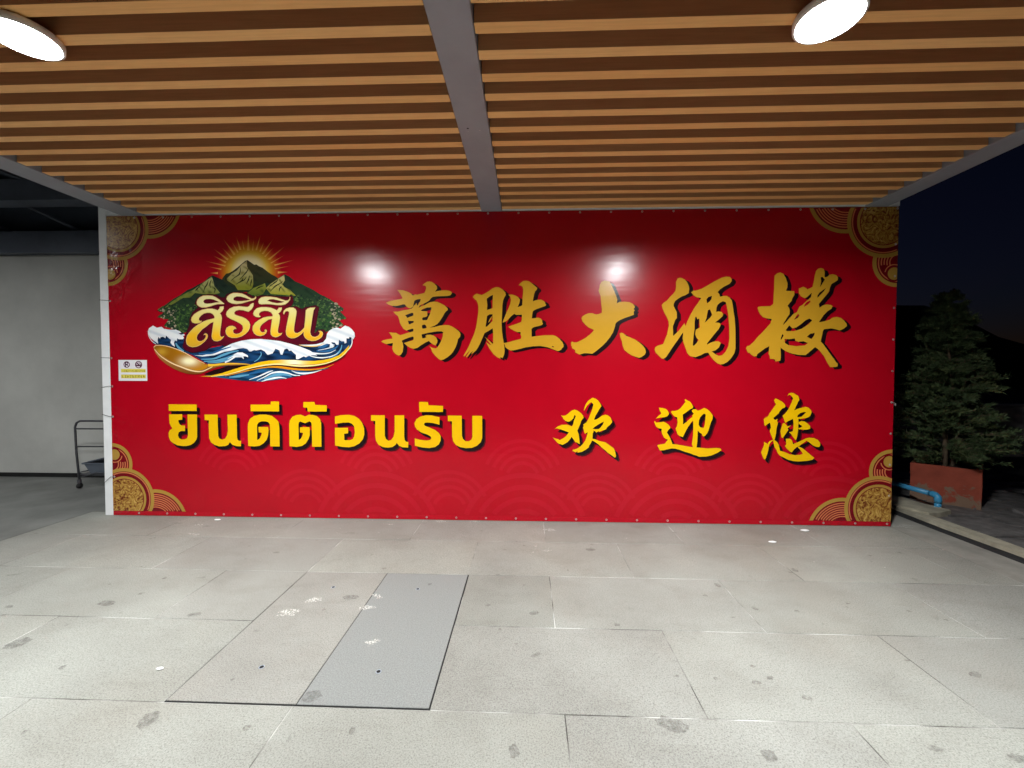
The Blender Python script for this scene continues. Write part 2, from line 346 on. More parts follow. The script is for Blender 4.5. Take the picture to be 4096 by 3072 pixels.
# ---------------------------------------------------------------- print geometry (all on the wall plane, metres)
ART = json.loads((
    '{"ridges":[[-2879,2531,-2877,2500,-2886,2469,-2897,2454,-2945,2423,-2978,2392],[-2794,2520,-2810,2489,-2838,2458,-2887,2407],[-2816,2437,-2838,2406,-2'
    '882,2386,-2925,2360],[-2849,2422,-2871,2391,-2898,2376],[-3020,2449,-3032,2413,-3010,2392],[-3210,2404,-3221,2367,-3249,2325,-3260,2284],[-3291,2357,-'
    '3325,2321,-3347,2295],[-3157,2330,-3141,2309,-3153,2273],[-3098,2325,-3077,2298,-3039,2267],[-2496,2415,-2502,2394,-2529,2373,-2566,2348,-2588,2327],['
    '-2443,2394,-2470,2368,-2518,2342,-2551,2311,-2578,2285],[-2455,2337,-2476,2316,-2482,2285],[-2641,2343,-2690,2328,-2722,2307],[-2784,2448,-2795,2406,-'
    '2818,2365],[-2758,2416,-2769,2380,-2775,2344],[-3177,2409,-3194,2367,-3189,2325]],"glyphs":{"wan":[[[-1285,2296,-1228,2292,-1179,2276,-1149,2260,-1130'
    ',2240,-1106,2251,-1087,2248,-1015,2264,-1004,2285,-997,2312,-1000,2330,-1011,2337,-1034,2340,-1016,2357,-989,2375,-964,2378,-940,2373,-913,2354,-891,2'
    '330,-887,2308,-897,2292,-909,2275,-886,2283,-848,2288,-800,2290,-767,2285,-743,2272,-741,2257,-757,2240,-784,2233,-838,2232,-897,2230,-932,2225,-949,2'
    '212,-965,2191,-989,2175,-1028,2157,-1060,2143,-1072,2122,-1087,2119,-1087,2139,-1074,2157,-1057,2184,-1051,2205,-1087,2202,-1114,2189,-1121,2162,-1127'
    ',2136,-1142,2121,-1161,2115,-1180,2121,-1196,2133,-1212,2152,-1229,2155,-1262,2144,-1300,2137,-1338,2139,-1371,2150,-1399,2170,-1365,2185,-1316,2195,-'
    '1245,2207,-1233,2214,-1242,2233,-1261,2265]],[[-1093,2168,-1087,2139,-1072,2119,-1049,2133,-1011,2146,-962,2172,-919,2180,-886,2176,-849,2159,-811,214'
    '0,-784,2112,-780,2097,-800,2083,-816,2062,-838,2022,-863,1985,-887,1958,-920,1939,-966,1923,-920,1928,-866,1942,-811,1948,-768,1946,-730,1928,-692,190'
    '1,-663,1877,-656,1855,-660,1831,-682,1807,-687,1780,-703,1732,-720,1700,-747,1662,-785,1630,-823,1608,-853,1601,-877,1614,-910,1646,-937,1678,-950,171'
    '6,-969,1742,-942,1724,-904,1717,-885,1729,-866,1759,-847,1794,-833,1834,-829,1877,-844,1886,-887,1886,-942,1878,-996,1867,-1044,1855,-1042,1837,-1037,'
    '1817,-1013,1821,-995,1826,-1007,1842,-991,1851,-958,1853,-926,1845,-898,1824,-886,1797,-890,1770,-904,1746,-929,1756,-956,1775,-972,1791,-1007,1775,-1'
    '051,1748,-1089,1721,-1127,1713,-1155,1721,-1187,1740,-1223,1770,-1182,1783,-1138,1794,-1124,1805,-1124,1829,-1132,1834,-1171,1825,-1209,1810,-1244,179'
    '3,-1234,1770,-1228,1738,-1234,1684,-1253,1654,-1275,1646,-1303,1659,-1327,1684,-1338,1711,-1335,1748,-1332,1773,-1357,1767,-1398,1760,-1422,1769,-1450'
    ',1784,-1433,1797,-1384,1808,-1337,1814,-1343,1838,-1371,1877,-1334,1873,-1301,1871,-1274,1856,-1258,1848,-1230,1856,-1187,1871,-1135,1884,-1126,1888,-'
    '1125,1910,-1137,1913,-1162,1906,-1197,1895,-1225,1910,-1246,1942,-1260,1969,-1268,2007,-1281,2037,-1306,2058,-1328,2082,-1284,2081,-1229,2093,-1180,21'
    '01,-1142,2111,-1115,2144],[-1208,2047,-1137,2070,-1126,2063,-1126,2044,-1186,2019],[-1182,1991,-1137,1988,-1123,1989,-1125,1972,-1170,1956],[-1048,209'
    '5,-1028,2108,-984,2122,-946,2124,-949,2097,-963,2049,-990,1996,-1004,1996,-1034,1996,-1039,2012,-1028,2023,-995,2030,-986,2044,-987,2084,-1044,2087],['
    '-1039,1947,-1017,1954,-1001,1945,-990,1918,-1034,1912,-1040,1926]]],"sheng":[[[-534,2222,-518,2243,-497,2256,-468,2248,-445,2242,-410,2258,-375,2279,-'
    '341,2305,-306,2319,-274,2314,-242,2296,-213,2267,-208,2241,-222,2218,-235,2186,-242,2140,-245,2060,-249,1967,-246,1886,-238,1828,-230,1782,-223,1742,-'
    '219,1695,-223,1660,-235,1631,-241,1620,-259,1634,-262,1614,-294,1631,-329,1660,-364,1707,-387,1747,-401,1779,-372,1756,-352,1750,-393,1800,-416,1833,-'
    '387,1805,-334,1760,-332,1817,-333,1869,-337,1915,-364,1898,-387,1884,-419,1866,-434,1829,-457,1776,-480,1730,-504,1695,-545,1660,-550,1663,-530,1692,-'
    '556,1672,-597,1627,-600,1634,-559,1704,-583,1678,-618,1637,-628,1640,-603,1684,-574,1739,-544,1806,-521,1858,-501,1927,-489,2003,-480,2072,-479,2130,-'
    '486,2164,-498,2188,-518,2202],[-397,2204,-370,2225,-335,2242,-338,2175,-339,2112,-364,2103,-394,2095,-390,2147],[-393,2037,-369,2051,-339,2053,-339,19'
    '85,-364,1962,-393,1932,-407,1930,-401,1979]],[[-381,1973,-361,2014,-339,2040,-352,2008,-375,1973]],[[-83,2335,-63,2358,-40,2375,-11,2379,18,2374,53,23'
    '49,82,2323,100,2308,96,2291,79,2274,70,2248,62,2208,58,2176,82,2188,111,2193,140,2193,166,2179,180,2162,177,2150,189,2147,183,2133,146,2119,94,2102,65'
    ',2087,56,2076,51,2047,48,2010,77,2014,106,2018,135,2009,151,1989,149,1972,159,1962,146,1946,112,1935,71,1926,54,1917,45,1906,46,1831,95,1837,176,1845,'
    '256,1846,285,1836,320,1810,349,1776,359,1750,358,1730,343,1718,338,1704,315,1692,297,1692,257,1707,205,1727,135,1740,60,1737,-9,1727,-79,1710,-131,169'
    '8,-160,1696,-189,1710,-212,1730,-218,1753,-230,1770,-189,1776,-125,1794,-67,1808,-56,1814,-56,1837,-63,1857,-62,1877,-91,1877,-125,1889,-160,1909,-183'
    ',1930,-154,1941,-102,1958,-56,1975,-50,2001,-49,2047,-79,2046,-105,2046,-126,2056,-155,2033,-184,2002,-207,1982,-239,1970,-236,1985,-224,2013,-201,207'
    '1,-178,2117,-164,2157,-158,2192,-164,2221,-184,2244,-149,2245,-114,2235,-86,2217,-69,2194,-74,2163,-94,2120,-56,2134,-46,2142,-44,2203,-39,2249,-37,22'
    '95,-45,2321,-63,2332],[245,1741,260,1737,268,1727,251,1730]]],"da":[[[724,2364,752,2374,779,2371,802,2364,818,2339,841,2289,864,2233,879,2194,873,2152'
    ',897,2167,953,2170,997,2165,1028,2149,1047,2127,1048,2113,1035,2099,1049,2085,1037,2071,1040,2043,1004,2029,954,2013,899,1988,877,1974,865,1960,856,19'
    '21,839,1871,811,1826,778,1782,734,1737,679,1692,640,1664,601,1668,562,1670,534,1661,514,1657,472,1678,475,1700,441,1720,443,1734,435,1740,432,1773,441'
    ',1783,460,1776,488,1776,527,1793,572,1818,616,1852,644,1880,655,1896,638,1905,605,1919,571,1947,543,1978,532,2009,540,2025,565,2045,598,2059,637,2060,'
    '676,2047,701,2051,729,2064,730,2100,724,2145,720,2189,717,2228,703,2259,697,2278,705,2306,708,2334]],[[903,1860,919,1870,936,1865,961,1843,1000,1826,1'
    '050,1804,1095,1773,1128,1745,1151,1714,1159,1678,1146,1653,1118,1633,1094,1624,1063,1633,1024,1647,985,1672,949,1703,934,1742,926,1787,911,1823]]],"ji'
    'u":[[[1454,2390,1476,2398,1497,2394,1525,2379,1547,2354,1564,2318,1567,2285,1562,2249,1532,2230,1500,2219,1462,2197,1434,2175,1421,2147,1420,2125,1435'
    ',2097,1451,2064,1453,2009,1436,1992,1426,1959,1415,1931,1417,1887,1419,1837,1455,1870,1493,1914,1525,1960,1536,1931,1515,1875,1488,1834,1456,1786,1437'
    ',1759,1407,1714,1375,1664,1353,1631,1328,1615,1312,1617,1281,1647,1253,1675,1243,1703,1247,1725,1269,1742,1324,1759,1345,1814,1361,1853,1369,1898,1377'
    ',1937,1374,1976,1360,2009,1331,2064,1312,2109,1306,2137,1325,2159,1358,2181,1385,2214,1417,2247,1436,2274,1441,2313,1440,2357]],[[1586,2257,1603,2273,'
    '1630,2274,1685,2291,1739,2322,1809,2363,1874,2397,1917,2406,1950,2403,1969,2384,1971,2365,1951,2338,1897,2310,1859,2283,1837,2258,1854,2239,1861,2214,'
    '1893,2222,1925,2221,1953,2203,1972,2178,1981,2139,1990,2073,2002,2007,2010,1924,2014,1814,2015,1714,2005,1670,1978,1625,1941,1586,1903,1564,1875,1560,'
    '1848,1570,1809,1603,1776,1642,1756,1676,1721,1670,1677,1647,1633,1630,1611,1635,1584,1641,1556,1670,1539,1720,1519,1770,1510,1814,1515,1875,1528,1925,'
    '1539,1936,1552,1975,1579,2036,1616,2102,1654,2157,1683,2204,1642,2207,1609,2226],[1915,2162,1927,2117,1942,2035,1952,1924,1956,1814,1946,1736,1923,168'
    '6,1890,1650,1858,1645,1830,1656,1808,1672,1786,1686,1824,1697,1857,1725,1872,1756,1873,1769,1850,1784,1817,1784,1779,1772,1744,1752,1744,1764,1773,180'
    '3,1816,1858,1854,1905,1871,1938,1867,1955,1853,1964,1817,1966,1853,1994,1885,2024,1893,2046,1876,2068,1851,2073,1827,2069,1829,2107,1837,2134,1861,215'
    '6,1888,2170],[1732,2190,1751,2212,1784,2222,1779,2190,1763,2168,1738,2151],[1748,2085,1767,2093,1778,2063,1789,2038,1770,2013,1719,1964,1735,2008],[16'
    '26,2014,1636,2025,1650,1997,1666,2008,1668,1964,1673,1919,1635,1897,1630,1853,1645,1814,1664,1798,1643,1767,1618,1741,1608,1745,1612,1814,1622,1897,16'
    '22,1964]]],"lou":[[[2372,2412,2394,2434,2425,2443,2456,2427,2478,2389,2494,2338,2493,2300,2481,2268,2515,2265,2559,2263,2562,2230,2541,2192,2536,2170,'
    '2511,2141,2498,2124,2515,2103,2520,2078,2519,2046,2495,2008,2465,1957,2462,1941,2466,1881,2442,1817,2441,1721,2445,1625,2440,1597,2415,1593,2397,1590,'
    '2384,1613,2343,1616,2340,1641,2329,1664,2334,1737,2294,1715,2251,1683,2223,1661,2217,1641,2192,1638,2163,1657,2150,1673,2131,1677,2115,1718,2124,1737,'
    '2149,1744,2192,1785,2229,1833,2272,1875,2315,1926,2343,1958,2352,1996,2308,2003,2270,2015,2244,2044,2228,2073,2218,2104,2224,2114,2256,2120,2337,2120,'
    '2365,2142,2366,2212,2370,2294,2370,2364]],[[2760,2456,2778,2475,2805,2482,2830,2472,2840,2443,2838,2402,2848,2393,2866,2399,2884,2418,2915,2422,2946,2'
    '414,2964,2392,2962,2367,2941,2351,2905,2329,2893,2298,2884,2260,2857,2222,2821,2178,2791,2140,2798,2105,2828,2126,2865,2135,2903,2130,2920,2118,2910,2'
    '095,2873,2070,2837,2032,2795,1966,2832,1972,2893,1988,2924,2010,2961,2016,2998,2007,3030,1981,3055,1949,3057,1930,3031,1905,2989,1886,2957,1899,2908,1'
    '907,2846,1900,2834,1880,2825,1829,2816,1782,2843,1753,2875,1708,2907,1664,2945,1613,2964,1584,2982,1568,2978,1543,2956,1537,2909,1536,2884,1575,2851,1'
    '638,2807,1696,2765,1728,2732,1699,2677,1652,2621,1652,2552,1664,2489,1689,2454,1712,2441,1728,2425,1766,2440,1792,2455,1816,2467,1843,2435,1874,2462,1'
    '941,2490,1970,2520,2008,2557,2046,2588,2062,2611,2116,2642,2134,2679,2172,2715,2204,2724,2248,2678,2204,2660,2195,2622,2214,2603,2242,2601,2287,2642,2'
    '305,2667,2293,2683,2279,2729,2302,2740,2355,2748,2412],[2803,2393,2820,2398,2842,2371,2824,2342,2800,2301,2808,2355],[2853,2292,2835,2260,2805,2229,27'
    '77,2198,2776,2219,2795,2248],[2710,2175,2713,2160,2689,2134,2652,2112,2658,2134,2679,2160],[2600,2047,2613,2033,2595,2008,2561,1989,2582,2027],[2485,1'
    '890,2518,1937,2547,1909,2584,1916,2627,1947,2670,1985,2707,2001,2732,1985,2696,1944,2634,1903,2560,1881,2497,1882],[2686,1828,2716,1855,2759,1866,2754'
    ',1842,2730,1805],[2477,1807,2524,1805,2574,1811,2577,1791,2606,1779,2655,1785,2696,1767,2669,1744,2588,1737,2513,1747,2481,1769]]],"huan":[[[337,1059,'
    '355,1054,382,1057,413,1080,444,1107,472,1116,501,1105,537,1078,555,1054,560,1036,542,1014,533,996,520,955,498,908,512,875,518,830,525,776,517,777,494,'
    '792,481,794,463,818,445,845,438,843,436,832,423,818,405,795,379,779,350,765,339,772,321,775,303,788,280,815,258,839,289,826,307,824,323,814,329,814,36'
    '1,831,387,851,416,891,387,901,338,918,302,928,280,927,306,949,347,964,395,967,422,959,447,949,458,973,464,1004,483,1049,470,1065,460,1031,440,1011,422'
    ',999,404,996,382,1004,360,1024,351,1044]],[[559,1110,572,1148,585,1179,607,1206,644,1233,673,1226,700,1206,718,1180,733,1155,716,1126,696,1090,674,105'
    '5,661,1019,670,1015,701,1030,741,1059,771,1068,798,1060,820,1042,836,1006,838,993,821,971,790,944,777,923,742,910,715,898,709,905,684,889,671,905,651,'
    '909,659,900,649,880,648,858,647,829,676,824,711,809,774,794,814,767,854,738,867,712,879,663,872,645,859,647,845,660,796,693,765,722,743,738,712,769,68'
    '1,793,643,813,630,781,614,759,612,743,584,721,544,698,502,690,504,704,479,694,468,702,452,706,455,718,486,726,517,742,552,774,578,812,592,853,600,893,'
    '571,877,562,915,553,938,563,956,554,967,586,989,608,1027,626,1072,645,1126,654,1168,636,1190,616,1179,590,1150,566,1108],[649,927,668,947,701,968,737,'
    '990,760,1001,748,970,724,939,711,927,680,923]]],"ying":[[[1288,1139,1321,1136,1356,1127,1373,1112,1388,1087,1386,1072,1370,1054,1344,1046,1304,1041,12'
    '61,1032,1287,1058,1315,1082,1299,1109]],[[1250,1009,1261,993,1287,994,1338,1001,1360,990,1384,972,1399,952,1401,936,1384,921,1369,894,1385,872,1403,84'
    '1,1416,805,1425,782,1465,779,1513,771,1561,762,1614,754,1648,753,1692,749,1766,743,1814,746,1853,748,1888,742,1897,727,1858,700,1802,675,1745,662,1682'
    ',660,1663,670,1628,680,1584,698,1544,709,1492,728,1457,737,1424,741,1387,734,1343,722,1304,718,1290,747,1279,770,1307,778,1347,784,1364,801,1380,824,1'
    '359,834,1342,847,1328,876,1317,907,1321,932,1292,936,1266,951,1255,973,1246,1000]],[[1536,1216,1542,1222,1555,1216,1590,1197,1608,1172,1621,1147,1613,'
    '1135,1591,1124,1557,1099,1520,1072,1524,1019,1523,975,1554,997,1592,1033,1614,1049,1609,1060,1627,1082,1609,1104,1608,1115,1622,1124,1643,1126,1667,11'
    '11,1687,1118,1726,1138,1752,1127,1783,1100,1809,1065,1807,1034,1793,1003,1782,963,1770,919,1755,888,1738,866,1723,859,1708,872,1705,885,1686,896,1666,'
    '916,1666,865,1663,807,1657,752,1622,754,1612,785,1617,820,1623,874,1623,927,1621,1015,1602,998,1593,980,1574,953,1555,918,1525,854,1499,859,1472,879,1'
    '463,908,1453,935,1467,957,1472,997,1466,1046,1444,1052,1422,1072,1406,1098,1417,1107,1443,1107,1469,1114,1495,1130,1521,1163,1547,1196],[1724,1083,174'
    '1,1074,1738,1034,1734,981,1724,944,1689,949,1674,974,1677,1016,1688,1047,1709,1071]]],"nin":[[[2390,1218,2404,1233,2428,1222,2463,1203,2489,1179,2498,'
    '1157,2490,1142,2472,1139,2447,1113,2435,1089,2414,1069,2388,1047,2387,1036,2406,1025,2425,1036,2421,1016,2430,992,2420,959,2416,928,2413,893,2401,831,'
    '2386,831,2375,862,2354,910,2356,932,2364,950,2360,976,2353,1000,2334,985,2306,963,2297,1007,2295,1029,2307,1044,2332,1060,2353,1095,2383,1139,2408,117'
    '8,2396,1196]],[[2515,1260,2525,1280,2547,1289,2572,1285,2594,1271,2616,1258,2627,1223,2613,1193,2596,1153,2580,1118,2609,1133,2652,1145,2686,1153,2712'
    ',1147,2738,1123,2746,1103,2734,1070,2722,1055,2697,1045,2671,1042,2641,1035,2622,1038,2624,1008,2623,973,2623,943,2620,912,2615,872,2605,833,2594,835,'
    '2581,854,2559,883,2537,907,2571,915,2576,938,2577,982,2573,1037,2543,1023,2497,997,2487,1030,2472,1065,2499,1091,2524,1126,2541,1162,2557,1201,2567,12'
    '36,2551,1260,2532,1269],[2611,1052,2615,1074,2640,1092,2666,1103,2695,1103,2675,1081,2649,1057]],[[2477,994,2497,992,2519,964,2555,973,2527,951,2521,9'
    '40,2530,933,2515,907,2495,876,2478,849,2467,854,2461,880,2454,915,2463,955]],[[2625,1006,2650,1015,2684,1011,2715,987,2734,967,2735,941,2703,932,2673,'
    '932,2643,936,2630,934,2622,943,2647,954,2660,967,2642,978,2625,991]],[[2300,813,2335,791,2350,817,2380,831,2397,829,2375,818,2359,800,2350,778,2345,74'
    '2,2335,698,2316,640,2303,642,2288,671,2275,711,2291,751,2303,786]],[[2388,829,2405,827,2427,809,2443,778,2448,752,2455,726,2498,713,2545,693,2597,685,'
    '2640,687,2672,697,2652,727,2621,764,2634,769,2677,745,2716,710,2747,684,2780,660,2760,642,2718,631,2632,623,2577,627,2533,638,2490,660,2455,677,2433,7'
    '03,2420,734,2400,765,2393,796]],[[2506,843,2538,844,2560,834,2569,815,2576,790,2612,808,2654,826,2692,846,2726,855,2773,851,2808,834,2830,806,2833,779'
    ',2822,765,2796,766,2762,781,2727,811,2697,829,2697,820,2667,800,2634,773,2608,760,2587,740,2566,711,2553,714,2519,746,2500,774,2513,790]]],"t1":[[[-36'
    '48,1149,-3354,1149,-3355,1083,-3648,1082]],[[-3646,1047,-3508,1048,-3508,993,-3551,988,-3547,966,-3533,942,-3516,934,-3481,934,-3481,877,-3526,876,-35'
    '49,863,-3556,833,-3544,803,-3519,791,-3488,791,-3463,803,-3451,828,-3452,915,-3452,1047,-3353,1047,-3355,823,-3362,791,-3388,758,-3422,736,-3467,724,-'
    '3506,723,-3562,729,-3609,751,-3640,780,-3653,816,-3655,854,-3643,881,-3612,906,-3631,930,-3643,958,-3645,990]]],"t2":[[[-3274,1046,-3137,1047,-3137,91'
    '7,-3135,830,-3123,803,-3092,792,-3064,801,-3041,837,-3032,885,-3035,1047,-2939,1047,-2939,821,-2934,794,-2920,782,-2897,781,-2899,726,-2949,727,-2988,'
    '739,-3009,763,-3015,766,-3032,739,-3066,725,-3127,723,-3177,738,-3212,765,-3230,808,-3231,987,-3272,991]]],"t3":[[[-2824,730,-2825,930,-2821,963,-2801'
    ',1006,-2756,1036,-2701,1049,-2635,1050,-2574,1037,-2531,1005,-2506,975,-2500,943,-2498,889,-2498,727,-2595,726,-2595,921,-2597,953,-2614,975,-2641,981'
    ',-2680,981,-2713,969,-2728,947,-2730,790,-2704,806,-2687,839,-2682,866,-2713,869,-2714,924,-2615,925,-2610,888,-2616,840,-2630,796,-2664,758,-2705,733'
    ',-2761,724]],[[-2793,1150,-2586,1151,-2582,1183,-2499,1182,-2498,1083,-2793,1083]]],"t4":[[[-2396,730,-2396,954,-2389,992,-2361,1030,-2317,1048,-2276,'
    '1051,-2233,1032,-2194,1051,-2153,1050,-2110,1037,-2080,1007,-2068,967,-2068,728,-2163,727,-2165,956,-2171,975,-2190,984,-2234,964,-2280,982,-2296,974,'
    '-2301,955,-2300,793,-2276,810,-2260,842,-2254,868,-2286,870,-2286,924,-2189,925,-2185,897,-2187,843,-2200,805,-2228,761,-2266,735,-2321,724]],[[-2248,'
    '1179,-2134,1179,-2128,1151,-2081,1148,-2009,1146,-2010,1084,-2202,1083,-2210,1122,-2249,1123]]],"t5":[[[-1927,1034,-1865,1048,-1783,1052,-1729,1042,-1'
    '681,1012,-1648,970,-1630,916,-1628,857,-1642,809,-1677,766,-1732,736,-1786,725,-1851,728,-1927,741,-1928,920,-1794,921,-1793,866,-1834,861,-1833,797,-'
    '1775,796,-1747,808,-1731,835,-1724,878,-1730,932,-1751,961,-1784,975,-1838,974,-1926,960]]],"t6":[[[-1559,1049,-1420,1050,-1420,843,-1408,811,-1384,79'
    '4,-1357,800,-1332,833,-1320,886,-1320,1049,-1223,1050,-1224,834,-1219,801,-1206,786,-1183,783,-1185,727,-1241,729,-1274,742,-1300,773,-1311,753,-1344,'
    '731,-1392,724,-1441,730,-1484,751,-1511,794,-1517,842,-1517,992,-1559,994]]],"t7":[[[-1117,819,-1064,805,-994,799,-962,805,-950,822,-959,841,-988,857,'
    '-1053,880,-1095,909,-1116,941,-1119,973,-1100,1010,-1063,1037,-1004,1052,-945,1050,-868,1032,-869,958,-934,975,-988,980,-1017,975,-1025,960,-1015,947,'
    '-972,931,-913,905,-876,876,-856,842,-857,799,-876,761,-914,734,-973,724,-1042,729,-1116,745]],[[-1072,1185,-984,1184,-979,1152,-832,1146,-833,1085,-10'
    '70,1085]]],"t8":[[[-785,1050,-645,1049,-644,848,-633,817,-607,795,-572,795,-548,812,-539,839,-540,1049,-442,1049,-441,829,-455,786,-492,751,-545,729,-'
    '604,726,-657,734,-705,757,-732,795,-741,842,-743,992,-783,995]]],"s1":[[[-3332,2178,-3324,2206,-3299,2233,-3262,2249,-3213,2252,-3164,2248,-3128,2232,'
    '-3092,2208,-3064,2185,-3040,2163,-3072,2161,-3109,2161,-3149,2152,-3190,2138,-3235,2128,-3276,2127,-3305,2138,-3327,2156],[-3259,2189,-3250,2205,-3226'
    ',2213,-3189,2214,-3157,2209,-3124,2195,-3092,2182,-3133,2180,-3178,2171,-3222,2168,-3247,2172]],[[-3091,2139,-3050,2142,-3050,2118,-3065,2090,-3088,20'
    '70,-3076,2051,-3070,2023,-3075,1980,-3084,1928,-3091,1881,-3092,1853,-3084,1835,-3070,1835,-3049,1843,-3066,1818,-3091,1798,-3123,1788,-3156,1792,-317'
    '6,1812,-3182,1842,-3174,1893,-3165,1952,-3159,1984,-3194,1968,-3235,1937,-3276,1909,-3305,1877,-3326,1854,-3335,1826,-3329,1802,-3311,1790,-3287,1792,'
    '-3262,1806,-3245,1826,-3239,1846,-3249,1857,-3265,1850,-3257,1865,-3240,1870,-3224,1861,-3218,1842,-3229,1814,-3258,1782,-3295,1754,-3337,1735,-3382,1'
    '729,-3419,1739,-3443,1762,-3449,1798,-3437,1846,-3407,1885,-3362,1929,-3316,1961,-3267,1988,-3217,2006,-3168,2017,-3148,2023,-3151,2043,-3167,2063,-31'
    '92,2075,-3224,2075,-3257,2067,-3286,2047,-3307,2024,-3309,2004,-3295,1994,-3279,1998,-3287,1980,-3316,1970,-3353,1969,-3381,1980,-3392,2004,-3384,2032'
    ',-3359,2063,-3322,2087,-3277,2107,-3223,2118,-3170,2119,-3134,2110,-3114,2102,-3097,2118]]],"s2":[[[-3022,2212,-3014,2236,-2989,2259,-2952,2275,-2912,'
    '2276,-2863,2270,-2823,2254,-2787,2231,-2759,2217,-2735,2221,-2719,2238,-2711,2232,-2717,2215,-2743,2197,-2776,2191,-2816,2180,-2865,2166,-2918,2160,-2'
    '966,2167,-3003,2184],[-2949,2212,-2941,2227,-2913,2238,-2872,2236,-2832,2225,-2792,2211,-2776,2205,-2816,2197,-2865,2192,-2913,2192,-2942,2200]],[[-27'
    '78,2158,-2752,2172,-2738,2171,-2742,2140,-2761,2109,-2794,2083,-2818,2089,-2850,2099,-2890,2103,-2923,2094,-2940,2078,-2936,2060,-2908,2048,-2859,2034'
    ',-2819,2014,-2791,1987,-2779,1955,-2784,1920,-2801,1888,-2830,1861,-2870,1837,-2919,1823,-2968,1822,-3009,1835,-3031,1861,-3036,1893,-3025,1924,-2999,'
    '1942,-2962,1946,-2934,1934,-2920,1912,-2942,1912,-2957,1896,-2951,1873,-2927,1863,-2894,1869,-2866,1888,-2853,1920,-2861,1948,-2885,1967,-2929,1991,-2'
    '981,2013,-3017,2035,-3028,2058,-3021,2086,-2992,2117,-2947,2137,-2894,2143,-2845,2137,-2805,2134,-2785,2144]]],"s3":[[[-2694,2183,-2686,2210,-2659,223'
    '0,-2619,2237,-2563,2235,-2506,2227,-2458,2211,-2414,2196,-2386,2199,-2374,2215,-2370,2236,-2363,2225,-2366,2201,-2387,2176,-2415,2156,-2459,2147,-2508'
    ',2149,-2564,2157,-2620,2159,-2661,2156,-2685,2163],[-2602,2192,-2575,2206,-2539,2208,-2499,2200,-2455,2188,-2425,2184,-2455,2174,-2499,2170,-2547,2178'
    ',-2579,2188]],[[-2484,2125,-2450,2127,-2453,2104,-2468,2080,-2488,2066,-2475,2049,-2471,2021,-2480,1970,-2491,1919,-2496,1892,-2491,1872,-2475,1868,-2'
    '449,1874,-2463,1852,-2492,1835,-2520,1828,-2552,1837,-2570,1856,-2572,1888,-2565,1943,-2554,2012,-2590,2004,-2623,1982,-2651,1963,-2672,1939,-2680,191'
    '2,-2673,1890,-2653,1878,-2634,1882,-2624,1892,-2636,1898,-2628,1906,-2614,1906,-2607,1892,-2616,1868,-2641,1849,-2677,1839,-2714,1847,-2742,1868,-2757'
    ',1900,-2753,1939,-2728,1975,-2691,2002,-2646,2026,-2598,2037,-2549,2039,-2549,2053,-2565,2077,-2597,2090,-2629,2092,-2662,2085,-2684,2069,-2686,2049,-'
    '2666,2038,-2683,2028,-2715,2030,-2741,2046,-2749,2065,-2738,2093,-2710,2120,-2665,2132,-2613,2132,-2564,2126,-2528,2112,-2504,2100,-2492,2112]]],"s4":'
    '[[[-2434,2056,-2440,2072,-2432,2096,-2407,2117,-2371,2127,-2335,2125,-2311,2111,-2300,2087,-2304,2052,-2315,1997,-2325,1938,-2330,1895,-2322,1876,-229'
    '8,1870,-2270,1883,-2237,1911,-2225,1926,-2218,1989,-2212,2052,-2209,2095,-2191,2114,-2163,2124,-2109,2125,-2127,2095,-2136,2048,-2146,1989,-2157,1926,'
    '-2164,1879,-2158,1852,-2142,1836,-2114,1832,-2086,1844,-2070,1863,-2070,1879,-2083,1891,-2057,1893,-2038,1879,-2034,1859,-2046,1832,-2074,1809,-2111,1'
    '793,-2151,1790,-2191,1799,-2218,1821,-2233,1848,-2232,1883,-2254,1860,-2287,1836,-2323,1819,-2359,1816,-2391,1829,-2411,1852,-2415,1888,-2406,1943,-23'
    '93,2005,-2380,2060,-2380,2080,-2392,2088,-2412,2086,-2424,2072,-2426,2060]]]},"pics":{"mt_back":[-3067,2421,-3026,2469,-2996,2474,-2960,2493,-2904,253'
    '2,-2864,2565,-2828,2594,-2803,2602,-2768,2579,-2734,2555,-2714,2559,-2684,2540,-2649,2525,-2605,2491,-2565,2461,-2526,2442,-2496,2422,-2487,2359,-2567'
    ',2321,-2768,2283,-2969,2284,-3068,2363],"mt_back_lit":[-2811,2592,-2809,2536,-2780,2497,-2750,2448,-2747,2361,-2768,2302,-2908,2303,-2937,2352,-3017,2'
    '401,-3017,2421,-2966,2469,-2915,2498,-2864,2556],"mt_left":[-3752,2101,-3659,2160,-3576,2219,-3505,2257,-3433,2306,-3382,2325,-3310,2364,-3249,2393,-3'
    '208,2432,-3167,2453,-3117,2431,-3067,2411,-3018,2362,-2938,2323,-2889,2274,-2970,2225,-3071,2167,-3377,2031,-3441,1884,-3482,1874,-3684,1944,-3632,201'
    '2,-3754,2033,-3681,2081],"mt_left_lit":[-3175,2441,-3158,2392,-3149,2343,-3090,2275,-3171,2256,-3271,2266,-3352,2276,-3404,2228,-3475,2228,-3577,2169,'
    '-3680,2121,-3597,2189,-3505,2248,-3423,2286,-3372,2306,-3310,2349,-3229,2402],"mt_right":[-2818,2273,-2768,2317,-2697,2341,-2627,2374,-2577,2364,-2486'
    ',2422,-2426,2459,-2377,2436,-2318,2387,-2249,2358,-2189,2328,-2130,2299,-2071,2260,-1992,2221,-1914,2172,-1826,2114,-1846,2085,-1875,2095,-1797,2017,-'
    '1876,1998,-1827,1949,-1926,1911,-2006,1882,-2135,1853,-2223,2028,-2421,2106,-2669,2205],"mt_right_lit":[-2428,2451,-2422,2397,-2447,2359,-2428,2330,-2'
    '368,2300,-2310,2242,-2419,2252,-2568,2262,-2617,2321,-2577,2360,-2486,2417],"mt_right_low":[-2808,2273,-2747,2322,-2627,2370,-2612,2321,-2648,2263,-27'
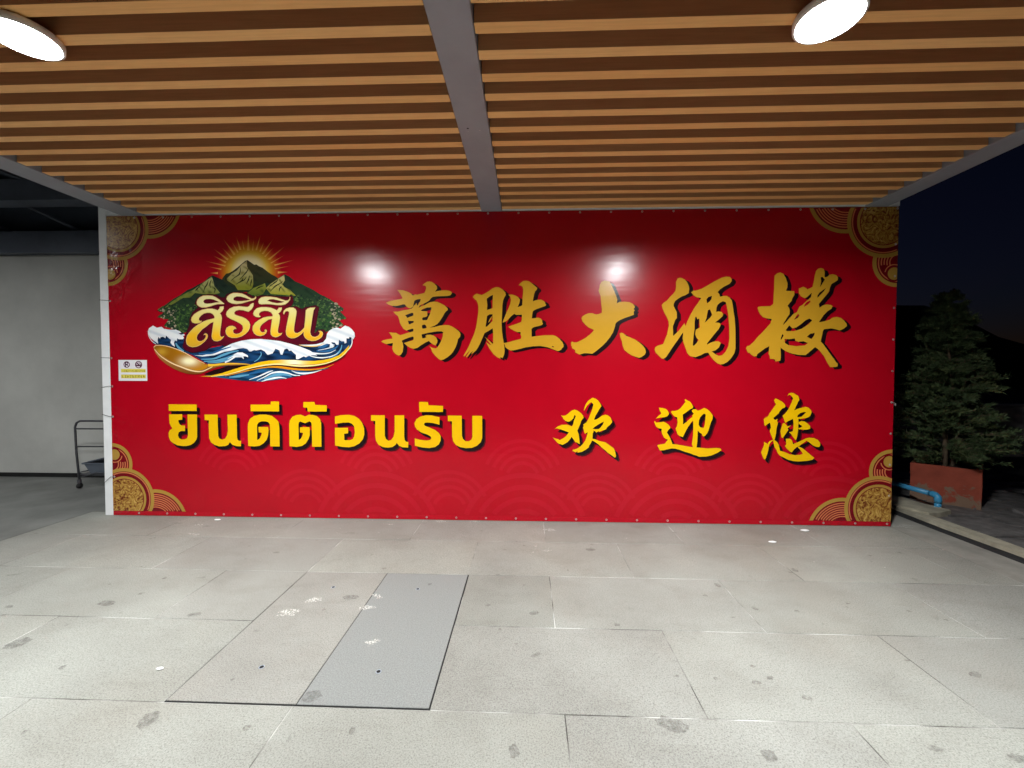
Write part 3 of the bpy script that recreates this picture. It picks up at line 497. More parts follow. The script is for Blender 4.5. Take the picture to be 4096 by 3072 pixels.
    '19,2234],"plaque":[-3474,1776,-3452,1855,-3409,1953,-3408,2012,-3376,2080,-3315,2129,-3349,2169,-3333,2217,-3282,2247,-3211,2261,-3130,2254,-3080,2226'
    ',-3040,2226,-3019,2260,-2959,2279,-2888,2284,-2808,2264,-2749,2234,-2709,2234,-2669,2244,-2569,2243,-2469,2233,-2389,2232,-2349,2242,-2340,2184,-2360,'
    '2145,-2421,2126,-2311,2135,-2252,2106,-2212,2125,-2112,2144,-2078,2124,-2093,2066,-2109,1969,-2130,1862,-2085,1901,-2026,1901,-2001,1843,-2027,1794,-2'
    '097,1755,-2176,1745,-2296,1746,-2425,1785,-2575,1804,-2725,1809,-2876,1785,-2998,1736,-3099,1756,-3180,1746,-3262,1697,-3384,1677,-3455,1697,-3485,173'
    '6],"sea":[-3800,1766,-3779,1826,-3737,1845,-3482,1874,-3464,1746,-3384,1677,-3180,1726,-2876,1785,-2276,1746,-2027,1784,-1749,1852,-1735,1813,-1750,17'
    '36,-1800,1677,-1929,1599,-2178,1570,-2578,1569,-2830,1540,-3184,1529,-3385,1648,-3587,1717],"sea_low":[-3267,1441,-3084,1470,-2881,1520,-2579,1530,-22'
    '79,1511,-1980,1521,-2179,1462,-2279,1442,-2430,1413,-2681,1383,-2883,1392,-3064,1416],"foam_left":[-3848,1891,-3837,1922,-3794,1949,-3753,1927,-3706,1'
    '937,-3680,1916,-3607,1906,-3555,1906,-3514,1891,-3498,1876,-3530,1871,-3504,1856,-3473,1863,-3462,1853,-3483,1843,-3473,1825,-3484,1810,-3526,1810,-35'
    '44,1820,-3547,1790,-3568,1800,-3579,1775,-3569,1735,-3595,1750,-3615,1775,-3607,1805,-3630,1820,-3660,1848,-3666,1820,-3692,1836,-3718,1831,-3724,1815'
    ',-3739,1836,-3750,1805,-3743,1765,-3787,1795,-3818,1821,-3841,1856],"foam_mid":[-3374,1648,-3283,1648,-3181,1672,-3079,1717,-2977,1766,-2876,1795,-277'
    '5,1810,-2675,1812,-2575,1802,-2475,1790,-2375,1765,-2276,1736,-2177,1697,-2098,1648,-2177,1648,-2217,1628,-2237,1638,-2297,1609,-2317,1609,-2317,1653,'
    '-2346,1677,-2366,1697,-2386,1692,-2406,1716,-2436,1707,-2457,1653,-2477,1658,-2486,1697,-2526,1716,-2557,1667,-2607,1653,-2622,1667,-2637,1687,-2676,1'
    '707,-2727,1697,-2747,1702,-2777,1687,-2797,1687,-2817,1712,-2857,1721,-2898,1717,-2979,1697,-3060,1682,-3161,1648,-3283,1636],"foam_small":[-3051,1589'
    ',-2979,1648,-2918,1677,-2868,1677,-2813,1648,-2810,1628,-2833,1638,-2859,1638,-2854,1609,-2879,1628,-2939,1628,-3001,1589,-3052,1567],"foam_right":[-1'
    '998,1863,-1977,1893,-1936,1918,-1896,1925,-1861,1913,-1815,1945,-1774,1932,-1744,1907,-1719,1873,-1715,1838,-1730,1808,-1745,1823,-1770,1833,-1775,181'
    '6,-1801,1818,-1801,1773,-1819,1766,-1826,1788,-1852,1788,-1877,1803,-1882,1754,-1903,1754,-1918,1774,-1948,1779,-1958,1774,-1933,1754,-1938,1734,-1974'
    ',1729,-1968,1759,-1999,1764,-2055,1744,-2131,1734,-2233,1744,-2284,1754,-2182,1754,-2105,1759,-2039,1779,-2008,1813],"spoon":[-3791,1730,-3772,1750,-3'
    '725,1754,-3657,1742,-3580,1719,-3502,1689,-3425,1649,-3348,1608,-3296,1578,-3250,1561,-3203,1558,-3141,1561,-3037,1571,-2908,1568,-2795,1558,-2831,155'
    '1,-3012,1546,-3115,1533,-3178,1513,-3246,1487,-3298,1462,-3350,1456,-3429,1459,-3506,1479,-3584,1512,-3661,1558,-3728,1613,-3769,1669],"bowl":[-3784,1'
    '727,-3762,1744,-3710,1745,-3642,1734,-3559,1709,-3476,1674,-3399,1631,-3327,1591,-3260,1560,-3224,1548,-3235,1523,-3282,1500,-3350,1492,-3428,1510,-35'
    '31,1548,-3634,1603,-3717,1659,-3768,1704],"underspoon":[-3272,1457,-3168,1500,-3012,1541,-2831,1552,-2747,1553,-2857,1508,-3039,1467,-3169,1445],"hand'
    'le_top":[-2799,1548,-2696,1579,-2593,1596,-2465,1603,-2337,1601,-2235,1594,-2133,1592,-2031,1602,-1955,1619,-1878,1649,-1827,1689,-1791,1729,-1773,175'
    '1,-1781,1714,-1827,1659,-1889,1619,-1980,1584,-2082,1562,-2184,1552,-2286,1554,-2388,1561,-2491,1566,-2593,1561,-2696,1543,-2800,1518,-2924,1478,-3049'
    ',1447,-3194,1432,-3309,1434,-3194,1444,-3090,1465,-2986,1498,-2882,1531]},"ribs":{"handle_pale":[[-3194,1433,-3049,1450,-2924,1480,-2800,1516,-2696,15'
    '38,-2593,1554,-2491,1559,-2388,1551,-2286,1541,-2184,1543,-2082,1554,-1980,1577,-1878,1619,-1812,1669,-1756,1744],[3,11,4]],"handle_dark":[[-2800,1504'
    ',-2697,1527,-2594,1542,-2491,1546,-2389,1536,-2287,1528,-2184,1530,-2082,1542,-1981,1564,-1879,1604,-1812,1649],[5,8,3]],"handle_orange":[[-3049,1440,'
    '-2924,1468,-2800,1498,-2697,1520,-2594,1533,-2491,1531,-2389,1516,-2287,1506,-2185,1504,-2083,1512,-2006,1527,-1930,1559],[3,12,2]],"neck_gold":[[-322'
    '4,1548,-3167,1549,-3063,1561,-2960,1564,-2856,1561,-2790,1556],[14,8,2]],"rim_pale":[[-3781,1709,-3727,1649,-3660,1601,-3583,1560,-3505,1530,-3428,150'
    '2,-3350,1485,-3282,1487,-3219,1513,-3178,1533],[4,9,4]],"rim_top":[[-3786,1730,-3762,1748,-3710,1750,-3642,1739,-3559,1714,-3476,1680,-3399,1637,-3327'
    ',1597,-3260,1566],[3,5,3]],"w1":[[-2802,1402,-2698,1438,-2594,1483,-2553,1493],[3,9,2]],"w2":[[-2724,1393,-2647,1428,-2569,1468,-2482,1481,-2400,1469,'
    '-2339,1449,-2277,1446],[3,11,4]],"w3":[[-2673,1385,-2596,1408,-2493,1426,-2416,1416],[3,12,3]],"w4":[[-2364,1494,-2313,1474,-2236,1466,-2134,1479,-205'
    '7,1502],[3,12,2]],"w5":[[-2284,1734,-2233,1704,-2157,1674,-2056,1664,-1969,1674,-1908,1704],[4,9,2]],"w6":[[-2244,1684,-2158,1639,-2056,1624,-1954,163'
    '9,-1883,1674],[3,8,2]],"w7":[[-2091,1699,-2030,1709,-1979,1721,-1933,1734,-1928,1759],[2,5,3]],"w8":[[-1745,1833,-1744,1773,-1766,1724,-1827,1664,-190'
    '4,1619],[5,7,2]],"gold9":[[-2284,1754,-2223,1741,-2131,1738,-2070,1749,-2029,1769],[2,6,2]],"b1":[[-3296,1608,-3166,1614,-3062,1654,-2968,1684,-2906,1'
    '694],[4,12,4]],"b2":[[-3270,1588,-3140,1593,-3036,1619,-2958,1654],[4,12,4]],"b3":[[-3321,1664,-3191,1669,-3087,1704,-2983,1734],[6,10,4]],"b4":[[-322'
    '9,1573,-3115,1578,-3021,1604,-2969,1629],[3,8,3]],"b5":[[-2091,1729,-2040,1734,-1989,1754],[6,14,4]],"b6":[[-2106,1694,-2005,1689,-1918,1719,-1882,175'
    '4],[6,12,4]],"b7":[[-1980,1624,-1909,1654,-1862,1704,-1847,1754],[4,9,3]],"b8":[[-2747,1584,-2706,1609,-2674,1654,-2679,1684],[3,6,3]],"b9":[[-3558,17'
    '70,-3527,1724,-3476,1689],[6,12,6]],"b10":[[-2801,1463,-2723,1478,-2646,1493],[6,12,4]],"b11":[[-2647,1408,-2544,1448,-2441,1458,-2364,1439],[8,16,6]]'
    ',"b12":[[-3008,1427,-2904,1437,-2801,1453],[5,12,5]],"rim_left":[[-3845,1896,-3838,1846,-3808,1795,-3762,1760],[3,5,3]]},"rays":[[-2791,2880,-2807,269'
    '7,-2780,2697],[-3054,2821,-2944,2651,-2925,2662],[-2961,2786,-2909,2677,-2893,2682],[-2917,2838,-2884,2703,-2863,2705],[-2856,2816,-2844,2707,-2831,27'
    '08],[-2737,2815,-2756,2696,-2743,2696],[-2663,2856,-2721,2701,-2703,2698],[-2629,2788,-2682,2688,-2666,2685],[-2539,2808,-2658,2664,-2637,2659],[-2529'
    ',2730,-2632,2638,-2618,2630],[-2417,2737,-2600,2607,-2573,2604],[-2418,2652,-2574,2571,-2558,2568],[-2321,2602,-2532,2555,-2526,2542],[-2361,2543,-252'
    '7,2516,-2524,2508],[-3064,2728,-2974,2620,-2955,2628],[-3155,2721,-3012,2600,-2996,2615],[-3162,2653,-3034,2574,-3018,2587],[-3249,2599,-3035,2540,-30'
    '29,2553],[-3218,2542,-3078,2507,-3070,2517],[-2389,2481,-2495,2487,-2495,2466],[-3197,2476,-3111,2484,-3111,2465]],"sun":[-2790,2477]}'))
def mm(fl): return [(fl[i] / 1000., fl[i + 1] / 1000.) for i in range(0, len(fl), 2)]
def inside(x, z, lp):
    c = False; n = len(lp)
    for i in range(n):
        (x0, z0), (x1, z1) = lp[i], lp[i - 1]
        if (z0 > z) != (z1 > z) and x < (x1 - x0) * (z - z0) / (z1 - z0) + x0: c = not c
    return c
def fill(bm, loops, y, col, grid=0, fn=None):
    """triangulate a polygon with holes on the banner plane; optional interior points so that a colour function can vary"""
    verts, edges = [], []
    for lp in loops:
        b = len(verts); verts += [Vector(p) for p in lp]; n = len(lp)
        edges += [(b + i, b + (i + 1) % n) for i in range(n)]
    if grid:
        xs = [v.x for v in verts]; zs = [v.y for v in verts]
        x = min(xs) + grid / 2
        while x < max(xs):
            z = min(zs) + grid / 2
            while z < max(zs): verts.append(Vector((x, z))); z += grid
            x += grid
    r = geo.delaunay_2d_cdt(verts, edges, [], 1, 1e-6)
    def ins(f):
        cx = sum(r[0][i][0] for i in f) / len(f); cz = sum(r[0][i][1] for i in f) / len(f)
        return sum(inside(cx, cz, lp) for lp in loops) % 2 == 1
    faces = [f for f in r[2] if ins(f)]
    layer = bm.verts.layers.float_color.get('Col') or bm.verts.layers.float_color.new('Col')
    used = {i for f in faces for i in f}
    vm = {}
    for i in used:
        v = r[0][i]; nv = bm.verts.new((v[0], y, v[1])); nv[layer] = fn(v[0], v[1]) if fn else col; vm[i] = nv
    for f in faces:
        try:
            fc = bm.faces.new([vm[i] for i in f])
        except ValueError: continue
        fc.normal_update()
        if fc.normal.y > 0: fc.normal_flip()
def inset(lp, d):
    n = len(lp); a = sum(lp[i][0] * lp[(i + 1) % n][1] - lp[(i + 1) % n][0] * lp[i][1] for i in range(n))
    s = 1 if a > 0 else -1; out = []
    for i in range(n):
        p, q, r = Vector(lp[i - 1]), Vector(lp[i]), Vector(lp[(i + 1) % n])
        e1 = (q - p).normalized(); e2 = (r - q).normalized()
        nrm = Vector((-(e1.y + e2.y), e1.x + e2.x)) * s
        nrm = nrm.normalized() if nrm.length > 1e-6 else Vector((0, 0))
        out.append(tuple(q + nrm * d))
    return out
def smooth_line(pts, sub=5):
    P = [Vector(p) for p in pts]; out = []
    for i in range(len(P) - 1):
        p0, p1, p2, p3 = P[max(i - 1, 0)], P[i], P[i + 1], P[min(i + 2, len(P) - 1)]
        for k in range(sub):
            t = k / sub; out.append(.5 * ((2 * p1) + (p2 - p0) * t + (2 * p0 - 5 * p1 + 4 * p2 - p3) * t * t + (3 * p1 - p0 - 3 * p2 + p3) * t ** 3))
    out.append(P[-1]); return out
def ribbon(bm, pts, w, y, col, sub=5):
    P = smooth_line(pts, sub); n = len(P)
    layer = bm.verts.layers.float_color.get('Col') or bm.verts.layers.float_color.new('Col')
    prev = None
    for i, p in enumerate(P):
        t = i / (n - 1); ww = w[0] + (w[1] - w[0]) * (t * 2) if t < .5 else w[1] + (w[2] - w[1]) * (t * 2 - 1)
        d = (P[min(i + 1, n - 1)] - P[max(i - 1, 0)]).normalized(); nn = Vector((-d.y, d.x)) * ww / 2
        cur = []
        for s in (1, -1):
            v = bm.verts.new((p.x + nn.x * s, y, p.y + nn.y * s)); v[layer] = col; cur.append(v)
        if prev:
            f = bm.faces.new((prev[0], prev[1], cur[1], cur[0])); f.normal_update()
            if f.normal.y > 0: f.normal_flip()
        prev = cur
def arc(bm, cx, cz, r, wd, a0, a1, y, col, n=28, clip=None):
    layer = bm.verts.layers.float_color.get('Col') or bm.verts.layers.float_color.new('Col')
    prev = None
    for k in range(n + 1):
        a = a0 + (a1 - a0) * k / n; cur = []
        mid = (cx + r * math.cos(a), cz + r * math.sin(a))
        ok = clip is None or clip(*mid)
        for s in (.5, -.5):
            v = bm.verts.new((cx + (r + s * wd) * math.cos(a), y, cz + (r + s * wd) * math.sin(a))); v[layer] = col; cur.append(v)
        if prev and ok and pok:
            f = bm.faces.new((prev[0], prev[1], cur[1], cur[0])); f.normal_update()
            if f.normal.y > 0: f.normal_flip()
        prev = cur; pok = ok
    for v in [v for v in bm.verts if not v.link_faces]: bm.verts.remove(v)

XL, XR, ZT = -4.260, 3.511, 3.055
RED = lin(178, 6, 28)
bn = empty('banner', (-.37, 0, 0), 'wide glossy red vinyl banner with gold Chinese and Thai lettering and a mountain emblem', 'banner')
Y0 = -.006
bm = bmesh.new(); lay = bm.verts.layers.float_color.new('Col')
nx, nz = 64, 24
gv = [[bm.verts.new((XL + (XR - XL) * i / nx, Y0, .002 + (ZT - .002) * k / nz)) for i in range(nx + 1)] for k in range(nz + 1)]
for k in range(nz):
    for i in range(nx): bm.faces.new((gv[k][i], gv[k][i + 1], gv[k + 1][i + 1], gv[k + 1][i]))
for v in bm.verts: v[lay] = RED
obj('sheet', bm, M['print'], bn)
bm = bmesh.new(); bm.verts.layers.float_color.new('Col'); box(bm, XL, XR, -.0098, -.0062, .002, .046, bev=.0012)
for v in bm.verts: v[bm.verts.layers.float_color['Col']] = lin(184, 9, 32)
obj('hem', bm, M['print'], bn)
# faint printed wave scales along the bottom
bm = bmesh.new(); FA = lin(184, 13, 35)
inb = lambda x, z: z > .05 and XL + .3 < x < XR - .2
for row, (cz, xs0, step) in enumerate(((.42, -2.98, 1.47), (.10, -2.24, 1.47), (-.16, -1.51, 1.49))):
    for k in range(5):
        cx = xs0 + step * k
        if cx > 3.4: continue
        for q, rr in enumerate((.62, .50, .38, .26)):
            a0 = R(22) if row < 2 else R(8)
            arc(bm, cx, cz, rr * (1 if row == 2 else .62), .050 if row == 2 else .036, a0, math.pi - a0, -.0066 - .00002 * (row * 20 + k * 4 + q), FA, 40, inb)
obj('wave_scale_pattern', bm, M['print'], bn)
# --- large lettering
def character(name, key, col, shadow_off, mid_off, blk=lin(26, 12, 16), label=None):
    polys = [[mm(l) for l in p] for p in ART['glyphs'][key]]
    bm = bmesh.new()
    for k, p in enumerate(polys): fill(bm, p, -.0100 - .00005 * k, col)
    g = obj(name, bm, M['print'], bn, label=label)
    bm = bmesh.new()
    if mid_off:
        for q, mo in enumerate(mid_off):
            for k, p in enumerate(polys): fill(bm, [[(x + mo[0], z + mo[1]) for x, z in l] for l in p], -.0074 - .00003 * k - .0002 * q, mo[2])
    for k, p in enumerate(polys): fill(bm, [[(x + shadow_off[0], z + shadow_off[1]) for x, z in l] for l in p], -.0086 - .00005 * k, blk)
    me = obj('drop_shadow', bm, M['print'], g)
    me.location = (0, 0, 0); me.data.transform(Matrix.Translation(Vector(bn.location) - Vector((0, 0, 0)))); me.data.transform(Matrix.Translation(-Vector(bn.location)))
GOLD1 = lin(208, 156, 40); GOLD2 = lin(238, 186, 8)
for key in ('wan', 'sheng', 'da', 'jiu', 'lou'):
    character('chinese_character', key, GOLD1, (.040, -.020), None)
for key in ('huan', 'ying', 'nin'):
    character('chinese_character', key, GOLD2, (.026, -.030), ((.040, -.042, lin(104, 6, 22)), (.034, -.037, lin(70, 8, 20))))
for k in range(1, 9):
    character('thai_letter', 't%d' % k, GOLD2, (.024, -.030), ((.036, -.042, lin(104, 6, 22)), (.030, -.036, lin(70, 8, 20))))
# --- emblem
em = empty('emblem', (-2.79, 0, 1.9)); em.parent = bn
em.location = Vector((-2.79, 0, 1.9)) - Vector(bn.location)
pic = {k: mm(v) for k, v in ART['pics'].items()}
sx, sz = ART['sun'][0] / 1000., ART['sun'][1] / 1000.
def lerp(a, b, t): t = max(0, min(1, t)); return tuple(x + (y - x) * t for x, y in zip(a, b))
def stops(t, st):
    for (p0, c0), (p1, c1) in zip(st, st[1:]):
        if t <= p1: return lerp(c0, c1, (t - p0) / (p1 - p0))
    return st[-1][1]
def epart(name, build):
    bm = bmesh.new(); build(bm); return obj(name, bm, M['print'], em)
yl = [-.0070]
def ny(d=.00022): yl[0] -= d; return yl[0]
def sunb(bm):
    y = ny(); lay = bm.verts.layers.float_color.new('Col'); prev = None
    st = [(0, lin(246, 236, 206)), (.42, lin(240, 224, 170)), (.58, lin(222, 184, 60)), (.74, lin(206, 126, 26)), (.9, lin(196, 50, 30)), (1, RED)]
    for q in range(15):
        rr = .335 * q / 14; c = stops(q / 14, st)
        cur = [bm.verts.new((sx + rr * math.cos(a), y, sz + rr * math.sin(a))) for a in [math.pi * (-.12 + 1.24 * k / 40) for k in range(41)]]
        for v in cur: v[lay] = c
        if prev:
            for k in range(40):
                f = bm.faces.new((prev[k], prev[k + 1], cur[k + 1], cur[k])); f.normal_update()
                if f.normal.y > 0: f.normal_flip()
        prev = cur
epart('sun_glow', sunb)
yr = ny()
for rr in ART['rays']:
    pts = mm(rr)
    def rb_(bm, pts=pts):
        lay = bm.verts.layers.float_color.new('Col'); vs = [bm.verts.new((x, yr, z)) for x, z in pts]
        vs[0][lay] = lin(206, 60, 46); vs[1][lay] = vs[2][lay] = lin(236, 186, 84)
        f = bm.faces.new(vs); f.normal_update()
        if f.normal.y > 0: f.normal_flip()
    epart('sun_ray', rb_)
def zgrad(z1, c1, z0, c0, nz=0, sc=30, c2=None):
    """colour from top height z1 to bottom height z0, broken up by printed streaks"""
    def f(x, z):
        c = lerp(c0, c1, (z - z0) / (z1 - z0))
        if nz:
            s = math.sin(x * sc + 2.3 * math.sin(z * sc * .7)) * math.sin(z * sc * 1.3 + 1.7 * math.sin(x * sc * .5) + x * sc * .8)
            if s > .25: c = lerp(c, c2, min(1, (s - .25) * nz))
        return c
    return f
def shape(name, key, fn, grid=.022):
    epart(name, lambda bm: fill(bm, [pic[key]], ny(), None, grid, fn))
D1, D2 = lin(58, 56, 46), lin(40, 52, 40)
shape('mountain', 'mt_back', zgrad(2.6, lin(66, 62, 40), 2.3, lin(36, 50, 32), .8, 40, lin(30, 28, 26)))
shape('mountain_face', 'mt_back_lit', zgrad(2.59, lin(204, 190, 140), 2.34, lin(124, 126, 40), 1.1, 46, lin(104, 98, 34)), .014)
shape('mountain', 'mt_left', zgrad(2.45, lin(32, 40, 38), 1.95, lin(48, 72, 44), 1.0, 36, lin(20, 30, 28)))
shape('mountain_face', 'mt_left_lit', zgrad(2.44, lin(190, 186, 124), 2.26, lin(116, 126, 50), 1.2, 46, lin(64, 78, 38)), .014)
shape('mountain', 'mt_right', zgrad(2.46, lin(36, 50, 42), 1.95, lin(44, 78, 40), 1.0, 36, lin(22, 38, 28)))
shape('mountain_face', 'mt_right_low', zgrad(2.40, lin(150, 152, 60), 2.26, lin(92, 108, 40), 1.1, 44, lin(60, 78, 36)), .014)
shape('mountain_face', 'mt_right_lit', zgrad(2.47, lin(214, 198, 140), 2.26, lin(160, 158, 48), 1.3, 46, lin(96, 100, 38)), .014)
def leaves(bm):
    y = ny(); lay = bm.verts.layers.float_color.new('Col'); lr = random.Random(3)
    for key, n, zmax in (('mt_right', 620, 2.25), ('mt_left', 420, 2.16)):
        lp = pic[key]; xs = [p[0] for p in lp]; zs = [p[1] for p in lp]
        k = 0
        while k < n:
            x, z = lr.uniform(min(xs), max(xs)), lr.uniform(min(zs), zmax)
            if not inside(x, z, lp): continue
            k += 1; s = lr.uniform(.006, .018)
            edge = (x < -3.55 or x > -1.97)
            c = lr.choice([lin(38, 62, 38), lin(58, 86, 44), lin(82, 110, 54), lin(30, 46, 36), lin(34, 54, 40), lin(50, 70, 46)] + ([lin(150, 140, 116), lin(168, 150, 128)] if edge else []) + ([lin(190, 180, 50)] if lr.random() < .05 else []))
            vs = [bm.verts.new((x + s * lr.uniform(.6, 1.2) * math.cos(a), y - .00000012 * k, z + s * lr.uniform(.5, 1) * math.sin(a))) for a in [q * math.pi / 3 for q in range(6)]]
            for v in vs: v[lay] = c
            f = bm.faces.new(vs); f.normal_update()
            if f.normal.y > 0: f.normal_flip()
yk = ny()
for q, rg in enumerate(ART['ridges']):
    epart('ridge_line', lambda bm: ribbon(bm, mm(rg), [.004, .013, .003], yk - .00001 * q, lin(38, 44, 24), 4))
o = epart('foliage', leaves); o['kind'] = 'stuff'; ny()
NAVY = lin(12, 26, 48)
shape('sea', 'sea', lambda x, z: lerp(NAVY, lin(28, 66, 108), .5 + .5 * math.sin(x * 23 + 5 * math.sin(z * 30))), .02)
shape('sea', 'sea_low', lambda x, z: lerp(lin(16, 36, 60), lin(36, 90, 132), .5 + .5 * math.sin(x * 19 + 60 * z)), .02)
def plq(x, z):
    d = math.hypot((x + 2.72) / .55, (z - 1.98) / .25)
    return lerp(lin(176, 8, 34), lin(84, 14, 30), d)
def halo(bm): fill(bm, [inset(pic['plaque'], -.006)], ny(), lin(56, 12, 22))
epart('plaque_edge', halo)
shape('plaque', 'plaque', plq, .03)
for key in ('foam_left', 'foam_mid', 'foam_small', 'foam_right'):
    shape('wave_foam', key, lambda x, z: lerp(lin(238, 238, 238), lin(176, 190, 206), max(0, math.sin(x * 26 + z * 70) * .5)), .012)
rib = {k: (mm(v[0]), [q / 1000. for q in v[1]]) for k, v in ART['ribs'].items()}
def ribs(name, keys, col, k=1.0):
    for key in keys:
        epart(name, lambda bm, key=key: ribbon(bm, rib[key][0], [q * k * 2 for q in rib[key][1]], ny(.0001), col))
ribs('wave_line', ('b3', 'b5', 'b6', 'b10'), lin(40, 94, 144))
ribs('wave_line', ('b1', 'b2', 'b4', 'b7', 'b8', 'b9', 'b11', 'b12'), lin(92, 154, 186))
ribs('wave_line', ('w1', 'w2', 'w3', 'w4', 'w5', 'w6', 'w7', 'w8', 'rim_left'), lin(232, 236, 236), .8)
ribs('wave_line', ('gold9',), lin(226, 190, 110))
epart('spoon_shadow', lambda bm: fill(bm, [pic['underspoon']], ny(), lin(36, 16, 16)))
shape('spoon_edge', 'spoon', zgrad(1.78, lin(206, 140, 70), 1.45, lin(120, 66, 26)), .04)
bx, bz = None, None
def bowl(x, z):
    h1 = math.exp(-(((x + 3.42) / .085) ** 2 + ((z - 1.588) / .042) ** 2)); h2 = math.exp(-(((x + 3.71) / .06) ** 2 + ((z - 1.684) / .04) ** 2))
    c = lerp(lin(128, 74, 14), lin(190, 126, 20), max(0, (x + 3.8) / .5))
    c = lerp(c, lin(238, 190, 60), h2 * .55); c = lerp(c, lin(255, 244, 196), h1 * 1.15); return c
shape('spoon_bowl', 'bowl', bowl, .014)
ribs('spoon_rim', ('rim_pale', 'rim_top'), lin(248, 214, 160), .8)
ribs('spoon_neck', ('neck_gold',), lin(232, 178, 50))
ribs('spoon_handle_edge', ('handle_orange',), lin(216, 138, 24))
ribs('spoon_handle_edge', ('handle_dark',), lin(74, 30, 18))
def hnd(x, z):
    h = math.exp(-((x + 2.337) / .10) ** 2); return lerp(lin(232, 180, 22), lin(255, 244, 196), h)
shape('spoon_handle', 'handle_top', hnd, .02)
ribs('spoon_handle_edge', ('handle_pale',), lin(252, 228, 150), .7)
for key in ('s1', 's2', 's3', 's4'):
    polys = [[mm(l) for l in p] for p in ART['glyphs'][key]]
    y1 = ny(); y2 = ny(.0003); y3 = ny(.0003)
    def lt(bm):
        for k, p in enumerate(polys):
            fill(bm, [inset(p[0], -.004)] + [inset(l, .002) for l in p[1:]], y1 - .00003 * k, lin(54, 16, 16))
            fill(bm, p, y2 - .00003 * k, lin(232, 178, 116))
            fill(bm, [inset(p[0], .0055)] + [inset(l, -.003) for l in p[1:]], y3 - .00003 * k, None, .03, lambda x, z: stops((z - 1.72) / .44, [(0, lin(206, 160, 46)), (.3, lin(236, 178, 26)), (.55, lin(232, 208, 90)), (1, lin(234, 226, 160))]))
    epart('emblem_letter', lt)
# --- cloud ornaments in the four corners
DR, OR = lin(120, 12, 24), lin(214, 122, 78); GO = lin(182, 142, 62)
KS = .463 / 1000.
def ornament(ox, oz, mx, mz, sc):
    """lobed cloud scroll; traced once for the lower left corner, u to the right and v upwards from the corner"""
    e = empty('corner_ornament', (ox, 0, oz)); e.parent = bn; e.location = Vector((ox, 0, oz)) - Vector(bn.location)
    L = lambda px, py: ((px - 135) * KS * sc, (1565 - py) * KS * sc)
    k = KS * sc
    lob = [(L(130, 520), 465 * k), (L(400, 1290), 683 * k), (L(1110, 1790), 715 * k)]
    clip0 = lambda u, v: u > -.004 and v > -.004
    W = lambda c: (ox + mx * c[0], oz + mz * c[1])
    def disc(c, r, n=56):
        pts = []
        for q in range(n):
            a = 2 * math.pi * q / n; u = max(0, c[0] + r * math.cos(a)); v = max(.001, c[1] + r * math.sin(a)); pts.append((ox + mx * u, oz + mz * v))
        out = [pts[0]]
        for p in pts[1:]:
            if math.hypot(p[0] - out[-1][0], p[1] - out[-1][1]) > 1e-4: out.append(p)
        return out
    y = -.0072
    def add(name, c, r, yy, col, m='print'):
        bm = bmesh.new(); fill(bm, [disc(c, r)], yy, col); o = obj(name, bm, M[m]); o.data.transform(Matrix.Translation((-ox, 0, -oz))); o.parent = e; return o
    def ring(c, r, wd, yy, col, test):
        bm = bmesh.new()
        arc(bm, *W(c), r, wd, 0, 2 * math.pi, yy, col, 72, lambda X, Z: clip0(mx * (X - ox), mz * (Z - oz)) and test(mx * (X - ox), mz * (Z - oz)))
        if not bm.faces: bm.free(); return
        o = obj('scroll_line', bm, M['print']); o.data.transform(Matrix.Translation((-ox, 0, -oz))); o.parent = e
    out1 = lambda u, v: math.hypot(u - lob[1][0][0], v - lob[1][0][1]) > lob[1][1] - 78 * k
    order = (0, 2, 1)
    for n_, i in enumerate(order):
        c, r = lob[i]; yy = y - .0010 * n_
        add('scroll_lobe', c, r, yy, GO); add('scroll_ground', c, r - 75 * k, yy - .0002, DR)
        if i == 2:
            for q in range(7): ring(c, r - (118 + 46 * q) * k, 22 * k, yy - .0004, OR, lambda u, v: True)
        if i == 0:
            for q in range(5): ring(c, r - (112 + 52 * q) * k, 22 * k, yy - .0004, OR, (lambda u, v: True) if q == 0 else (lambda u, v: v < lob[0][0][1] + 60 * k))
            add('scroll_ground', L(190, 310), 150 * k, yy - .0005, DR); add('scroll_boss', L(190, 310), 118 * k, yy - .0007, GO)
            ring(L(190, 310), 170 * k, 20 * k, yy - .0006, OR, lambda u, v: v < L(0, 330)[1])
        if i == 1:
            ring(c, r - 100 * k, 24 * k, yy - .0004, OR, lambda u, v: True)
            add('scroll_lobe', c, 500 * k, yy - .0005, GO); add('scroll_ground', c, 448 * k, yy - .0006, DR); add('scroll_medallion', c, 432 * k, yy - .0008, GO, 'goldprint')
    return e
ornament(XL, .047, 1, 1, 1.0); ornament(XR, .047, -1, 1, 1.0); ornament(XL, ZT - .003, 1, -1, 1.0); ornament(XR, ZT - .003, -1, -1, 1.08)
# --- eyelets and ties
def ring_mesh():
    bm = bmesh.new(); n = 14; prof = [(.0045, 0), (.0055, -.0022), (.0085, -.0022), (.0098, 0)]
    rings = [[bm.verts.new((r * math.cos(2 * math.pi * k / n), d, r * math.sin(2 * math.pi * k / n))) for k in range(n)] for r, d in prof]
    for a, b in zip(rings, rings[1:]):
        for k in range(n): bm.faces.new((a[k], a[(k + 1) % n], b[(k + 1) % n], b[k]))
    bm.normal_update(); me = bpy.data.meshes.new('eyelet'); bm.to_mesh(me); bm.free(); me.materials.append(M['eyelet']); return me
EM = ring_mesh()
spots = [(-.105 + .2985 * k, .026, -.0100) for k in range(-13, 13)] + [(-.105 + .2985 * k + .02, 3.036, -.0112) for k in range(-13, 13)] + [(XR - .022, .30 * k, -.0112) for k in range(1, 10)] + [(XL + .02, z, -.0112) for z in (2.2, 1.62, 1.33, 1.02, .40)]
for x, z, y in spots:
    o = bpy.data.objects.new('eyelet', EM); o.location = Vector((x, y, z)) - Vector(bn.location); link(o, bn)
